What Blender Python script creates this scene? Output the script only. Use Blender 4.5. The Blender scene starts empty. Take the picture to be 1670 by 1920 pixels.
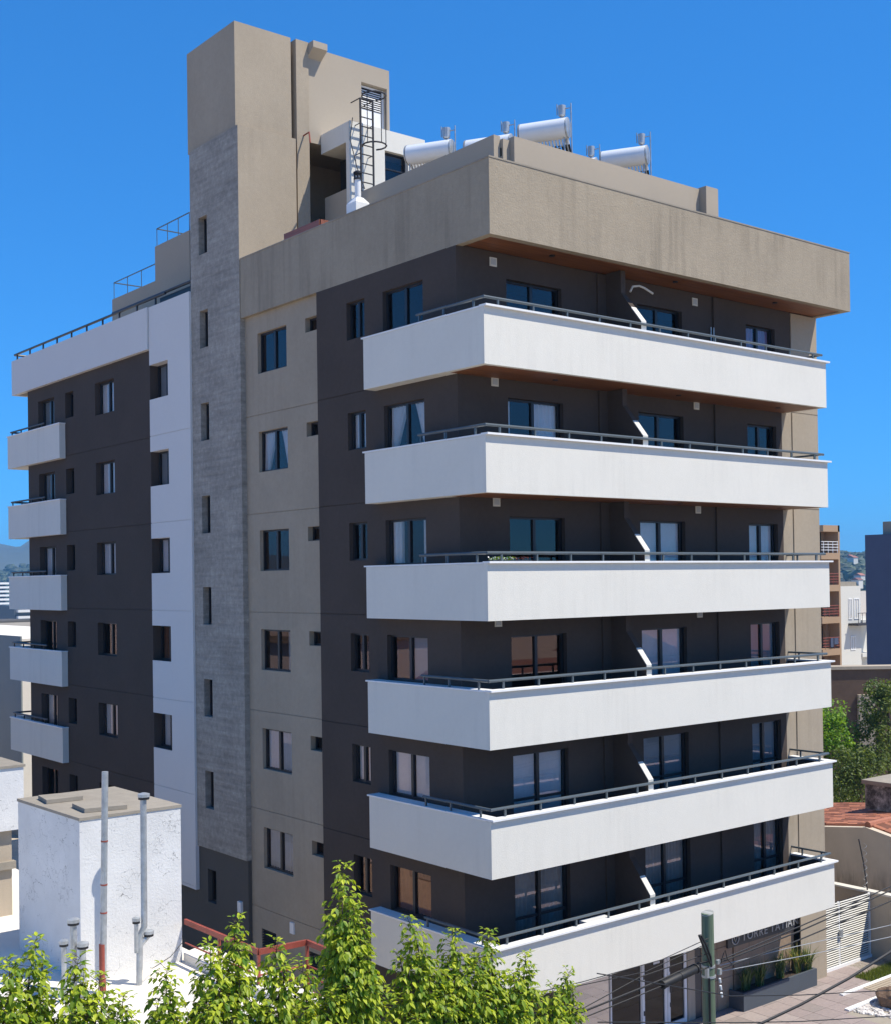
import bpy, bmesh, math, random
from mathutils import Vector, Matrix, noise as mnoise
R = math.radians
rnd = random.Random(11)
HAZE = 0.00020
scn = bpy.context.scene
COL = scn.collection

# ------------------------------------------------------------------ camera, sky, sun, exposure
cd = bpy.data.cameras.new('camera'); cam = bpy.data.objects.new('camera', cd); COL.objects.link(cam)
cd.sensor_fit = 'HORIZONTAL'; cd.sensor_width = 36.0
cd.lens = 36.0 * 2336.89 / 1670.0
cd.shift_x = (835.0 - 823.85) / 1670.0
cd.shift_y = (1066.6 - 960.0) / 1670.0
cd.clip_start = 0.5; cd.clip_end = 30000
rt = Vector((0.77858442, -0.6273827, -0.01404448)); dn = Vector((-0.00514901, 0.01599272, -0.99985885)); fw = Vector((0.62751875, 0.77854684, 0.00922128))
m = Matrix((rt, -dn, -fw)).transposed().to_4x4(); m.translation = Vector((-18.0653, -20.7425, 11.0391))
cam.matrix_world = m
scn.camera = cam

SUN = Vector((0.72, -1.0, 2.1)).normalized()
sun_el = math.asin(SUN.z); sun_rot = math.atan2(SUN.x, SUN.y)
w = bpy.data.worlds.new('World'); scn.world = w; w.use_nodes = True
wn = w.node_tree.nodes; wl = w.node_tree.links
bg = wn['Background']; bg.inputs['Strength'].default_value = 0.135
sky = wn.new('ShaderNodeTexSky'); sky.sky_type = 'NISHITA'; sky.sun_disc = False
sky.sun_elevation = sun_el; sky.sun_rotation = sun_rot
sky.altitude = 1500; sky.air_density = 1.0; sky.dust_density = 0.0; sky.ozone_density = 2.5
gm = wn.new('ShaderNodeGamma'); gm.inputs['Gamma'].default_value = 0.66          # clear spring sky: deep and even towards the horizon
tn = wn.new('ShaderNodeMix'); tn.data_type = 'RGBA'; tn.blend_type = 'MULTIPLY'; tn.inputs[0].default_value = 1.0
tn.inputs[7].default_value = (0.185, 0.86, 1.72, 1)
wl.new(sky.outputs[0], gm.inputs['Color']); wl.new(gm.outputs[0], tn.inputs[6]); wl.new(tn.outputs[2], bg.inputs['Color'])
sd = bpy.data.lights.new('sun', 'SUN'); sd.energy = 4.6; sd.angle = R(0.5); sd.color = (1.0, 0.93, 0.80)
so = bpy.data.objects.new('sun', sd); COL.objects.link(so)
so.rotation_euler = (-SUN).to_track_quat('-Z', 'Y').to_euler(); so.location = (30, -40, 80)
vs = scn.view_settings
scn.display_settings.display_device = 'sRGB'
vs.view_transform = 'Standard'; vs.look = 'None'; vs.exposure = 0.48; vs.gamma = 1.0; vs.use_curve_mapping = False

# ------------------------------------------------------------------ materials
def newmat(name):
    m = bpy.data.materials.new(name); m.use_nodes = True
    nt = m.node_tree; b = nt.nodes['Principled BSDF']
    return m, nt, b
def N(nt, t, **kw):
    n = nt.nodes.new(t)
    for k, v in kw.items():
        if k in n.inputs: n.inputs[k].default_value = v
        else: setattr(n, k, v)
    return n
def coords(nt, scale=(1, 1, 1)):
    tc = N(nt, 'ShaderNodeTexCoord'); mp = N(nt, 'ShaderNodeMapping'); mp.inputs['Scale'].default_value = scale
    nt.links.new(tc.outputs['Object'], mp.inputs['Vector']); return mp.outputs[0]
def ramp(nt, fac, stops):
    r = N(nt, 'ShaderNodeValToRGB'); cr = r.color_ramp
    while len(cr.elements) < len(stops): cr.elements.new(0.5)
    for e, (p, c) in zip(cr.elements, stops): e.position = p; e.color = (c[0], c[1], c[2], 1) if len(c) == 3 else c
    nt.links.new(fac, r.inputs['Fac']); return r.outputs['Color']
def mixc(nt, a, b, fac, mode='MIX'):
    mx = N(nt, 'ShaderNodeMix', data_type='RGBA', blend_type=mode)
    for s, v in ((mx.inputs[6], a), (mx.inputs[7], b), (mx.inputs[0], fac)):
        if hasattr(v, 'is_output'): nt.links.new(v, s)
        elif isinstance(v, (int, float)): s.default_value = v
        else: s.default_value = (v[0], v[1], v[2], 1)
    return mx.outputs[2]
def noise(nt, vec, scale, detail=4, rough=0.55):
    n = N(nt, 'ShaderNodeTexNoise'); n.inputs['Scale'].default_value = scale; n.inputs['Detail'].default_value = detail; n.inputs['Roughness'].default_value = rough
    nt.links.new(vec, n.inputs['Vector']); return n.outputs['Fac']
def bump(nt, b, h, strength=0.3, dist=0.01):
    bp = N(nt, 'ShaderNodeBump'); bp.inputs['Strength'].default_value = strength; bp.inputs['Distance'].default_value = dist
    nt.links.new(h, bp.inputs['Height']); nt.links.new(bp.outputs[0], b.inputs['Normal'])
def mul(c, k): return tuple(x * k for x in c)
def stucco(name, col, var=0.12, rough=0.9, scale=9.0, bs=0.35, bd=0.012, streak=0.0, grain=38.0, spec=0.25):
    m, nt, b = newmat(name); v = coords(nt)
    n1 = noise(nt, v, 0.55, 5, 0.6); n2 = noise(nt, v, scale, 5, 0.6)
    c = ramp(nt, n1, [(0.3, mul(col, 1 - var)), (0.7, mul(col, 1 + var))])
    c2 = ramp(nt, n2, [(0.3, mul(col, 1 - var * .8)), (0.72, mul(col, 1 + var * .6))])
    c = mixc(nt, c, c2, 0.5)
    if streak:
        vs_ = coords(nt, (2.3, 2.3, 0.16)); n3 = noise(nt, vs_, 1.6, 4, 0.65)
        f = ramp(nt, n3, [(0.46, (0, 0, 0)), (0.66, (1, 1, 1))])
        n4 = noise(nt, v, 0.35, 2, 0.5); f2 = ramp(nt, n4, [(0.42, (0, 0, 0)), (0.6, (1, 1, 1))])
        ff = mixc(nt, f, f2, 1.0, 'MULTIPLY')
        sc = N(nt, 'ShaderNodeMath', operation='MULTIPLY'); nt.links.new(ff, sc.inputs[0]); sc.inputs[1].default_value = streak
        c = mixc(nt, c, mul(col, 0.42), sc.outputs[0])
    nt.links.new(c, b.inputs['Base Color']); b.inputs['Roughness'].default_value = rough; b.inputs['Specular IOR Level'].default_value = spec
    h = noise(nt, v, grain, 4, 0.7); bump(nt, b, h, bs, bd)
    return m
def plain(name, col, rough=0.5, metal=0.0, var=0.06, scale=6.0, spec=0.5):
    m, nt, b = newmat(name); v = coords(nt); n = noise(nt, v, scale, 4)
    c = ramp(nt, n, [(0.3, mul(col, 1 - var)), (0.7, mul(col, 1 + var))]); nt.links.new(c, b.inputs['Base Color'])
    b.inputs['Roughness'].default_value = rough; b.inputs['Metallic'].default_value = metal; b.inputs['Specular IOR Level'].default_value = spec
    return m
M = {}
M['tan'] = stucco('tan stucco', (0.375, 0.314, 0.236), 0.13, streak=0.14, bs=0.5, bd=0.02)
M['tan_wet'] = stucco('tan parapet stucco', (0.342, 0.288, 0.214), 0.16, streak=0.42, bs=0.55, bd=0.022, grain=22)
M['tan_flat'] = stucco('tan smooth render', (0.385, 0.33, 0.26), 0.05, bs=0.3)
M['char'] = stucco('charcoal stucco', (0.072, 0.056, 0.047), 0.17, bs=0.4)
M['white'] = stucco('white stucco', (0.705, 0.68, 0.61), 0.05, bs=0.45, grain=30, streak=0.10)
M['panel'] = stucco('white panel paint', (0.66, 0.65, 0.63), 0.03, bs=0.2)
M['grey'] = stucco('grey base render', (0.10, 0.092, 0.082), 0.08)
M['metal'] = plain('dark anodised aluminium', (0.018, 0.018, 0.022), 0.4, 0.0)
M['rail'] = plain('grey blue painted rail', (0.085, 0.105, 0.115), 0.38, 0.0)
M['ironblk'] = plain('dark iron', (0.035, 0.03, 0.03), 0.55)
M['galv'] = plain('galvanised steel', (0.42, 0.44, 0.45), 0.45, 0.55, 0.18, 9)
M['steel_white'] = plain('white enamel', (0.72, 0.74, 0.76), 0.3, 0.0, 0.02)
M['paint_white'] = plain('white paint', (0.78, 0.78, 0.77), 0.55, 0.0, 0.03)
M['rust'] = plain('red oxide painted steel', (0.28, 0.062, 0.04), 0.55, 0.0, 0.2, 5)
M['black'] = plain('black rubber', (0.012, 0.012, 0.013), 0.6)
M['dark'] = plain('dark interior', (0.03, 0.028, 0.027), 0.9, spec=0.1)
M['curtain'] = plain('white curtain cloth', (0.88, 0.89, 0.90), 0.9, 0, 0.04)
M['sheer'] = plain('sheer curtain cloth', (0.46, 0.45, 0.43), 0.9, 0, 0.08)
M['brown'] = plain('brown curtain cloth', (0.30, 0.135, 0.07), 0.9, 0, 0.15)
M['purple'] = plain('lilac curtain cloth', (0.42, 0.34, 0.50), 0.9, 0, 0.06)
M['greycurt'] = plain('grey roller blind', (0.42, 0.44, 0.46), 0.9, 0, 0.03)
M['sign'] = plain('dark sign plate', (0.055, 0.057, 0.062), 0.4)
M['letters'] = plain('brushed grey letters', (0.40, 0.41, 0.42), 0.4, 0.0)
M['planter'] = stucco('blue grey planter paint', (0.075, 0.088, 0.105), 0.10, bs=0.2, rough=0.6)
M['soil'] = plain('dark soil', (0.045, 0.03, 0.02), 0.95, var=0.3, scale=30)
M['greengrey'] = stucco('grey green render', (0.24, 0.27, 0.27), 0.08)
M['blue'] = stucco('blue painted wall', (0.075, 0.095, 0.155), 0.10, bs=0.2, scale=2)
M['brickbrown'] = stucco('brown brick wall', (0.13, 0.085, 0.06), 0.25, scale=3)
M['cream'] = stucco('cream render', (0.62, 0.60, 0.54), 0.04)
M['tanapt'] = stucco('ochre render', (0.40, 0.27, 0.17), 0.06)
M['bark'] = stucco('tree bark', (0.10, 0.075, 0.055), 0.25, bs=0.8, bd=0.03)
def gable_mat():
    m, nt, b = newmat('beige gable render with mould'); v = coords(nt); tc = N(nt, 'ShaderNodeTexCoord'); sx = N(nt, 'ShaderNodeSeparateXYZ'); nt.links.new(tc.outputs['Object'], sx.inputs[0])
    base = (0.56, 0.475, 0.37); n1 = noise(nt, v, 1.2, 5); c = ramp(nt, n1, [(0.3, mul(base, .9)), (0.7, mul(base, 1.08))])
    zz = N(nt, 'ShaderNodeMapRange'); zz.inputs[1].default_value = 1.5; zz.inputs[2].default_value = 0.2; nt.links.new(sx.outputs['Z'], zz.inputs[0])
    v2 = coords(nt, (1, 2.2, .4)); n2 = noise(nt, v2, 1.4, 6, .7); f = mixc(nt, ramp(nt, n2, [(0.4, (0, 0, 0)), (0.62, (1, 1, 1))]), zz.outputs[0], 1.0, 'MULTIPLY')
    c = mixc(nt, c, (0.15, 0.14, 0.12), f); nt.links.new(c, b.inputs['Base Color']); b.inputs['Roughness'].default_value = 0.9; return m
M['gable'] = gable_mat()
M['mould'] = stucco('mould stained render', (0.42, 0.40, 0.36), 0.12, streak=0.95)
M['beige'] = stucco('beige render', (0.43, 0.36, 0.275), 0.07, streak=0.25)
M['slabgrey'] = stucco('weathered cement', (0.30, 0.265, 0.215), 0.22, scale=5, bs=0.6)
M['deckwhite'] = stucco('white roof membrane', (0.74, 0.69, 0.61), 0.07, bs=0.3, scale=3, streak=0.0)
M['curb'] = stucco('pale kerb', (0.62, 0.58, 0.50), 0.06)
def concrete_mat():
    m, nt, b = newmat('board marked concrete'); v = coords(nt)
    col = (0.325, 0.297, 0.255)
    n1 = noise(nt, v, 0.8, 6, 0.68); vb = coords(nt, (0.35, 0.35, 6.0)); n2 = noise(nt, vb, 1.3, 6, 0.7)
    c = mixc(nt, ramp(nt, n1, [(0.3, mul(col, .62)), (0.72, mul(col, 1.45))]), ramp(nt, n2, [(0.3, mul(col, .62)), (0.72, mul(col, 1.5))]), 0.5)
    n3 = noise(nt, v, 6, 6, 0.75); c = mixc(nt, c, ramp(nt, n3, [(0.38, (0.6, 0.6, 0.6)), (0.62, (1.05, 1.05, 1.05)), (0.72, (1.7, 1.7, 1.65))]), 0.6, 'MULTIPLY')
    nt.links.new(c, b.inputs['Base Color']); b.inputs['Roughness'].default_value = 0.85
    bump(nt, b, n2, 0.5, 0.03); return m
M['conc'] = concrete_mat()
def crack_mat():
    m, nt, b = newmat('cracked white limewash'); v = coords(nt)
    base = (0.68, 0.675, 0.66)
    dn_ = N(nt, 'ShaderNodeTexNoise'); dn_.inputs['Scale'].default_value = 2.2; dn_.inputs['Detail'].default_value = 6; nt.links.new(v, dn_.inputs['Vector'])
    add = N(nt, 'ShaderNodeVectorMath', operation='MULTIPLY_ADD'); nt.links.new(dn_.outputs['Color'], add.inputs[0]); add.inputs[1].default_value = (1.6, 1.6, 0.5); nt.links.new(v, add.inputs[2])
    vo = N(nt, 'ShaderNodeTexVoronoi', feature='DISTANCE_TO_EDGE'); vo.inputs['Scale'].default_value = 2.6; nt.links.new(add.outputs[0], vo.inputs['Vector'])
    line = ramp(nt, vo.outputs['Distance'], [(0.0, (1, 1, 1)), (0.011, (0, 0, 0))])
    nm = noise(nt, v, 1.7, 5, 0.7); msk = ramp(nt, nm, [(0.5, (0, 0, 0)), (0.54, (1, 1, 1))])
    f = mixc(nt, line, msk, 1.0, 'MULTIPLY')
    n2 = noise(nt, v, 1.0, 6, 0.6); c = ramp(nt, n2, [(0.3, mul(base, .86)), (0.7, mul(base, 1.06))])
    nsp = noise(nt, v, 14, 6, 0.8); nsm = noise(nt, v, 0.9, 3, 0.6)
    sp = mixc(nt, ramp(nt, nsp, [(0.62, (0, 0, 0)), (0.68, (1, 1, 1))]), ramp(nt, nsm, [(0.56, (0, 0, 0)), (0.66, (1, 1, 1))]), 1.0, 'MULTIPLY')
    c = mixc(nt, c, (0.10, 0.10, 0.10), f); 
    c = mixc(nt, c, (0.28, 0.28, 0.28), sp)
    nt.links.new(c, b.inputs['Base Color']); b.inputs['Roughness'].default_value = 0.9
    bump(nt, b, noise(nt, v, 22, 5, 0.7), 0.5, 0.02); return m
M['crack'] = crack_mat()
def glass_mat():
    m = bpy.data.materials.new('window glass'); m.use_nodes = True; nt = m.node_tree
    for n in list(nt.nodes): nt.nodes.remove(n)
    out = N(nt, 'ShaderNodeOutputMaterial'); tr = N(nt, 'ShaderNodeBsdfTransparent'); tr.inputs['Color'].default_value = (0.88, 0.92, 0.94, 1)
    gl = N(nt, 'ShaderNodeBsdfGlossy'); gl.inputs['Roughness'].default_value = 0.0; gl.inputs['Color'].default_value = (1.0, 0.74, 0.70, 1)
    fr = N(nt, 'ShaderNodeFresnel'); fr.inputs['IOR'].default_value = 1.8
    mx = N(nt, 'ShaderNodeMixShader'); nt.links.new(fr.outputs[0], mx.inputs[0]); nt.links.new(tr.outputs[0], mx.inputs[1]); nt.links.new(gl.outputs[0], mx.inputs[2]); nt.links.new(mx.outputs[0], out.inputs[0])
    return m
M['glass'] = glass_mat()
def tinted_glass():
    m = glass_mat(); m.name = 'smoked glass'
    for n in m.node_tree.nodes:
        if n.type == 'BSDF_TRANSPARENT': n.inputs['Color'].default_value = (0.30, 0.31, 0.33, 1)
        if n.type == 'BSDF_GLOSSY': n.inputs['Color'].default_value = (0.50, 0.50, 0.52, 1); n.inputs['Roughness'].default_value = 0.06
    return m
M['smoked'] = tinted_glass()
def blotch_mat():
    m, nt, b = newmat('blackened old limewash'); v = coords(nt, (1, 1, .8)); base = (0.56, 0.54, 0.50)
    n1 = noise(nt, v, 1.5, 7, 0.72); n2 = noise(nt, v, 5, 6, 0.75)
    c = ramp(nt, n1, [(0.40, (0.07, 0.065, 0.06)), (0.5, (0.30, 0.29, 0.27)), (0.58, base)]); c = mixc(nt, c, ramp(nt, n2, [(0.35, (.5, .5, .5)), (0.6, (1.1, 1.1, 1.1))]), .8, 'MULTIPLY')
    nt.links.new(c, b.inputs['Base Color']); b.inputs['Roughness'].default_value = 0.95; return m
M['blotch'] = blotch_mat()
def wood_mat(name, col, axis=0, sc=7.0):
    m, nt, b = newmat(name); s = [14, 14, 14]; s[axis] = 0.8
    v = coords(nt, tuple(s)); n = noise(nt, v, 1.2, 5, 0.6)
    c = ramp(nt, n, [(0.3, mul(col, .65)), (0.7, mul(col, 1.3))]); nt.links.new(c, b.inputs['Base Color']); b.inputs['Roughness'].default_value = 0.5; return m
M['soffit'] = wood_mat('varnished wood soffit', (0.21, 0.078, 0.027), 0)
M['redwood'] = wood_mat('red stained boards', (0.26, 0.085, 0.05), 1)
M['polewood'] = wood_mat('green treated timber', (0.115, 0.16, 0.10), 2)
M['endgrain'] = wood_mat('weathered end grain', (0.42, 0.42, 0.38), 1)
def leaf_mat(name, c1, c2, trans=0.45):
    m = bpy.data.materials.new(name); m.use_nodes = True; nt = m.node_tree
    b = nt.nodes['Principled BSDF']; out = nt.nodes['Material Output']
    g = N(nt, 'ShaderNodeNewGeometry'); c = ramp(nt, g.outputs['Random Per Island'], [(0.0, c1), (0.6, mul([(a + b_) / 2 for a, b_ in zip(c1, c2)], 1.0)), (1.0, c2)])
    nt.links.new(c, b.inputs['Base Color']); b.inputs['Roughness'].default_value = 0.5; b.inputs['Specular IOR Level'].default_value = 0.35
    t = N(nt, 'ShaderNodeBsdfTranslucent'); c3 = mixc(nt, c, (1.6, 1.5, 0.5), 1.0, 'MULTIPLY'); nt.links.new(c3, t.inputs['Color'])
    mx = N(nt, 'ShaderNodeMixShader'); mx.inputs[0].default_value = trans
    nt.links.new(b.outputs[0], mx.inputs[1]); nt.links.new(t.outputs[0], mx.inputs[2]); nt.links.new(mx.outputs[0], out.inputs[0]); return m
M['leaf'] = leaf_mat('maple leaf', (0.08, 0.18, 0.014), (0.56, 0.62, 0.05), 0.40)
M['leafA'] = leaf_mat('bright garden leaf', (0.08, 0.20, 0.022), (0.26, 0.40, 0.04), 0.40)
M['leafB'] = leaf_mat('dull garden leaf', (0.045, 0.08, 0.018), (0.18, 0.23, 0.055), 0.32)
M['blade'] = leaf_mat('strap leaf', (0.05, 0.10, 0.03), (0.20, 0.24, 0.08), 0.3)
M['bladedry'] = leaf_mat('dry strap leaf', (0.30, 0.24, 0.08), (0.38, 0.33, 0.16), 0.3)
M['grassm'] = leaf_mat('lawn grass', (0.09, 0.13, 0.02), (0.20, 0.24, 0.04), 0.3)
def tile_mat(name, col, var):
    m, nt, b = newmat(name); oi = N(nt, 'ShaderNodeObjectInfo'); v = coords(nt)
    ge = N(nt, 'ShaderNodeNewGeometry'); ad = N(nt, 'ShaderNodeMath', operation='ADD'); nt.links.new(oi.outputs['Random'], ad.inputs[0]); nt.links.new(ge.outputs['Random Per Island'], ad.inputs[1])
    fc = N(nt, 'ShaderNodeMath', operation='FRACT'); nt.links.new(ad.outputs[0], fc.inputs[0])
    c = ramp(nt, fc.outputs[0], [(0.0, mul(col, 1 - var)), (0.5, (col[0], col[1] * .95, col[2] * .97)), (1.0, mul(col, 1 + var))])
    n = noise(nt, v, 9, 5); c = mixc(nt, c, ramp(nt, n, [(0.3, (.82, .82, .82)), (0.7, (1.12, 1.1, 1.08))]), 0.7, 'MULTIPLY')
    nt.links.new(c, b.inputs['Base Color']); b.inputs['Roughness'].default_value = 0.7; return m
M['tile'] = tile_mat('pinkish paving', (0.30, 0.255, 0.235), 0.14)
M['rooftile'] = tile_mat('terracotta roof tile', (0.34, 0.135, 0.075), 0.5)
M['stone'] = tile_mat('tan wall stone', (0.30, 0.225, 0.155), 0.10)
M['ground'] = stucco('dusty ground', (0.48, 0.41, 0.32), 0.2, scale=1.0)
M['asphalt'] = stucco('asphalt', (0.055, 0.055, 0.057), 0.15, scale=4)
M['hill'] = stucco('wooded hillside', (0.050, 0.060, 0.028), 0.5, scale=0.03, bs=0.0)
M['mount'] = stucco('scrub mountain', (0.085, 0.085, 0.055), 0.3, scale=0.004, bs=0.0)
M['pebble'] = tile_mat('white pebble', (0.62, 0.60, 0.56), 0.3)
M['rock'] = stucco('brown boulder', (0.24, 0.16, 0.11), 0.3, bs=1.0, bd=0.04)

# ------------------------------------------------------------------ mesh helpers
class MB:
    def __init__(s): s.v = []; s.f = []
    def quad(s, a, b, c, d):
        n = len(s.v); s.v += [tuple(a), tuple(b), tuple(c), tuple(d)]; s.f.append((n, n + 1, n + 2, n + 3)); return s
    def poly(s, pts):
        n = len(s.v); s.v += [tuple(p) for p in pts]; s.f.append(tuple(range(n, n + len(pts)))); return s
    def box(s, x0, x1, y0, y1, z0, z1):
        n = len(s.v)
        s.v += [(x0, y0, z0), (x1, y0, z0), (x1, y1, z0), (x0, y1, z0), (x0, y0, z1), (x1, y0, z1), (x1, y1, z1), (x0, y1, z1)]
        s.f += [tuple(n + i for i in q) for q in ((0, 3, 2, 1), (4, 5, 6, 7), (0, 1, 5, 4), (1, 2, 6, 5), (2, 3, 7, 6), (3, 0, 4, 7))]; return s
    def prism(s, pts, vec):
        n = len(s.v); k = len(pts); v = Vector(vec)
        s.v += [tuple(p) for p in pts] + [tuple(Vector(p) + v) for p in pts]
        s.f.append(tuple(n + i for i in reversed(range(k)))); s.f.append(tuple(n + k + i for i in range(k)))
        for i in range(k): j = (i + 1) % k; s.f.append((n + i, n + j, n + k + j, n + k + i))
        return s
    def tube(s, pts, r, seg=8, r1=None, caps=True):
        pts = [Vector(p) for p in pts]; k = len(pts); n = len(s.v); ref = None
        for i, p in enumerate(pts):
            t = (pts[min(i + 1, k - 1)] - pts[max(i - 1, 0)]).normalized()
            if ref is None:
                ref = Vector((0, 0, 1)) if abs(t.z) < .9 else Vector((1, 0, 0))
            u = (ref - t * ref.dot(t)).normalized(); w_ = t.cross(u); ref = u
            rr = r if r1 is None else r + (r1 - r) * i / (k - 1)
            if isinstance(r, (list, tuple)): rr = r[i]
            for j in range(seg):
                a = 2 * math.pi * j / seg; s.v.append(tuple(p + (u * math.cos(a) + w_ * math.sin(a)) * rr))
        for i in range(k - 1):
            for j in range(seg):
                a = n + i * seg + j; b = n + i * seg + (j + 1) % seg; s.f.append((a, b, b + seg, a + seg))
        if caps:
            s.f.append(tuple(n + j for j in reversed(range(seg)))); s.f.append(tuple(n + (k - 1) * seg + j for j in range(seg)))
        return s
    def mesh(s, name, mat, smooth=False):
        me = bpy.data.meshes.new(name); me.from_pydata(s.v, [], s.f)
        if mat: me.materials.append(M[mat] if isinstance(mat, str) else mat)
        bm = bmesh.new(); bm.from_mesh(me); bmesh.ops.recalc_face_normals(bm, faces=bm.faces); bm.to_mesh(me); bm.free()
        if smooth:
            me.polygons.foreach_set('use_smooth', [True] * len(me.polygons))
            try: me.set_sharp_from_angle(angle=R(40))
            except Exception: pass
        me.update(); return me
    def build(s, name, mat, parent=None, smooth=False): return link(name, s.mesh(name, mat, smooth), parent)
def link(name, me, parent=None, loc=None, rz=0.0, local=False):
    o = bpy.data.objects.new(name, me); COL.objects.link(o)
    if loc is not None: o.location = loc
    if rz: o.rotation_euler = (0, 0, rz)
    if parent is not None:
        o.parent = parent
        if not local: o.matrix_parent_inverse = Matrix.LocRotScale(parent.location, parent.rotation_euler, parent.scale).inverted()
    return o
def tag(o, label, cat, group=None):
    o['label'] = label; o['category'] = cat
    if group: o['group'] = group
    return o
def thing(name, loc, label, cat, group=None):
    o = bpy.data.objects.new(name, None); o.empty_display_size = 0.3; COL.objects.link(o); o.location = loc
    return tag(o, label, cat, group)
def struct(o): o['kind'] = 'structure'; return o
def stuff(o): o['kind'] = 'stuff'; return o
def wall(name, pmap, u0, u1, v0, v1, holes, grooves, mat, parent, vgrooves=()):
    """wall skin with real openings (reveals) and recessed joints; pmap(u, v, depth) -> point"""
    G, GD = 0.022, 0.02
    us = {u0, u1}; vs_ = {v0, v1}
    for a, b, c, d, dep in holes: us |= {a, b}; vs_ |= {c, d}
    for g in grooves: vs_ |= {g, g + G}
    us = sorted(u for u in us if u0 <= u <= u1); vs_ = sorted(v for v in vs_ if v0 <= v <= v1)
    def kind(i, j):
        if not (0 <= i < len(us) - 1 and 0 <= j < len(vs_) - 1): return None
        u = (us[i] + us[i + 1]) / 2; v = (vs_[j] + vs_[j + 1]) / 2
        for a, b, c, d, dep in holes:
            if a < u < b and c < v < d: return ('h', dep)
        for g in grooves:
            if g < v < g + G: return ('g', GD)
        return ('w', 0.0)
    mb = MB()
    for i in range(len(us) - 1):
        for j in range(len(vs_) - 1):
            k = kind(i, j); a, b, c, d = us[i], us[i + 1], vs_[j], vs_[j + 1]
            if k[0] != 'h': mb.quad(pmap(a, c, k[1]), pmap(b, c, k[1]), pmap(b, d, k[1]), pmap(a, d, k[1]))
            for di, dj, p, q in ((1, 0, (b, c), (b, d)), (0, 1, (a, d), (b, d))):
                k2 = kind(i + di, j + dj)
                if k2 is None or k2 == k: continue
                s0, s1 = (k[1], k2[1])
                if k[0] == 'h' and k2[0] == 'h': continue
                mb.quad(pmap(*p, s0), pmap(*q, s0), pmap(*q, s1), pmap(*p, s1))
    return mb.build(name, mat, parent)
def boxobj(name, x0, x1, y0, y1, z0, z1, mat, parent=None): return MB().box(x0, x1, y0, y1, z0, z1).build(name, mat, parent)

def leaf_geo(b, p, d, up, L, Wd, fold=.25):
    """one folded leaf: pointed, with a mid rib; p base, d direction"""
    d = d.normalized(); s = d.cross(up)
    if s.length < .01: s = Vector((1, 0, 0))
    s.normalize(); nn = s.cross(d)
    k = len(b.v)
    for t, ww in ((0, 0), (.32, 1), (.66, .72), (1, 0)):
        c = p + d * L * t - nn * (.10 * L * t * t)
        if ww == 0: b.v.append(tuple(c))
        else:
            b.v.append(tuple(c - s * Wd * ww * .5 + nn * fold * Wd * ww * .5)); b.v.append(tuple(c)); b.v.append(tuple(c + s * Wd * ww * .5 + nn * fold * Wd * ww * .5))
    b.f += [(k, k + 1, k + 2), (k, k + 2, k + 3), (k + 1, k + 4, k + 5, k + 2), (k + 2, k + 5, k + 6, k + 3), (k + 4, k + 7, k + 5), (k + 5, k + 7, k + 6)]

# ------------------------------------------------------------------ windows
CACHE = {}
def frame_mesh(w_, h, mull=True, mid=False):
    key = ('f', round(w_, 2), round(h, 2), mull, mid)
    if key not in CACHE:
        b = MB(); t = 0.05; d = 0.07; x = w_ / 2
        b.box(-x, -x + t, 0, d, 0, h); b.box(x - t, x, 0, d, 0, h); b.box(-x + t, x - t, 0, d, h - t, h); b.box(-x + t, x - t, 0, d, 0, t)
        if mull: b.box(-0.045, 0.045, -0.01, d, t, h - t)
        if mid:
            for s in (-1, 1):
                xa, xb = sorted((s * 0.045, s * (x - t))); b.box(xa, xb, 0.01, d - .01, 0.92, 0.98)
        CACHE[key] = b.mesh('window', 'metal')
    return CACHE[key]
def pane_mesh(w_, h):
    key = ('p', round(w_, 2), round(h, 2))
    if key not in CACHE: CACHE[key] = MB().quad((-w_ / 2, 0, 0), (w_ / 2, 0, 0), (w_ / 2, 0, h), (-w_ / 2, 0, h)).mesh('pane', 'glass')
    return CACHE[key]
def curtain_mesh(w_, h, style, mat, side=0):
    key = ('c', round(w_, 2), round(h, 2), style, mat, side)
    if key in CACHE: return CACHE[key]
    b = MB(); nu = max(16, int(w_ / 0.02)); nz = 8 if style == 'tied' else 1
    amp = {'flat': 0.0, 'blind': 0.0}.get(style, 0.022); g = []
    for j in range(nz + 1):
        t = j / nz
        if style == 'tied': frac = 1.0 - 0.62 * (1 - t) ** 0.9 if t > 0.08 else 0.36
        else: frac = 1.0
        row = []
        for i in range(nu + 1):
            s = i / nu; x = s * w_ * frac
            xx = -w_ / 2 + x if side <= 0 else w_ / 2 - x
            y = amp * math.sin(2 * math.pi * s * w_ / 0.13 + 0.7 * math.sin(5 * s)) + amp * .5 * math.sin(s * 31 + 1)
            row.append(len(b.v)); b.v.append((xx, y, t * h))
        g.append(row)
    for j in range(nz):
        for i in range(nu): b.f.append((g[j][i], g[j][i + 1], g[j + 1][i + 1], g[j + 1][i]))
    me = b.mesh('curtain', mat, True); CACHE[key] = me; return me
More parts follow.
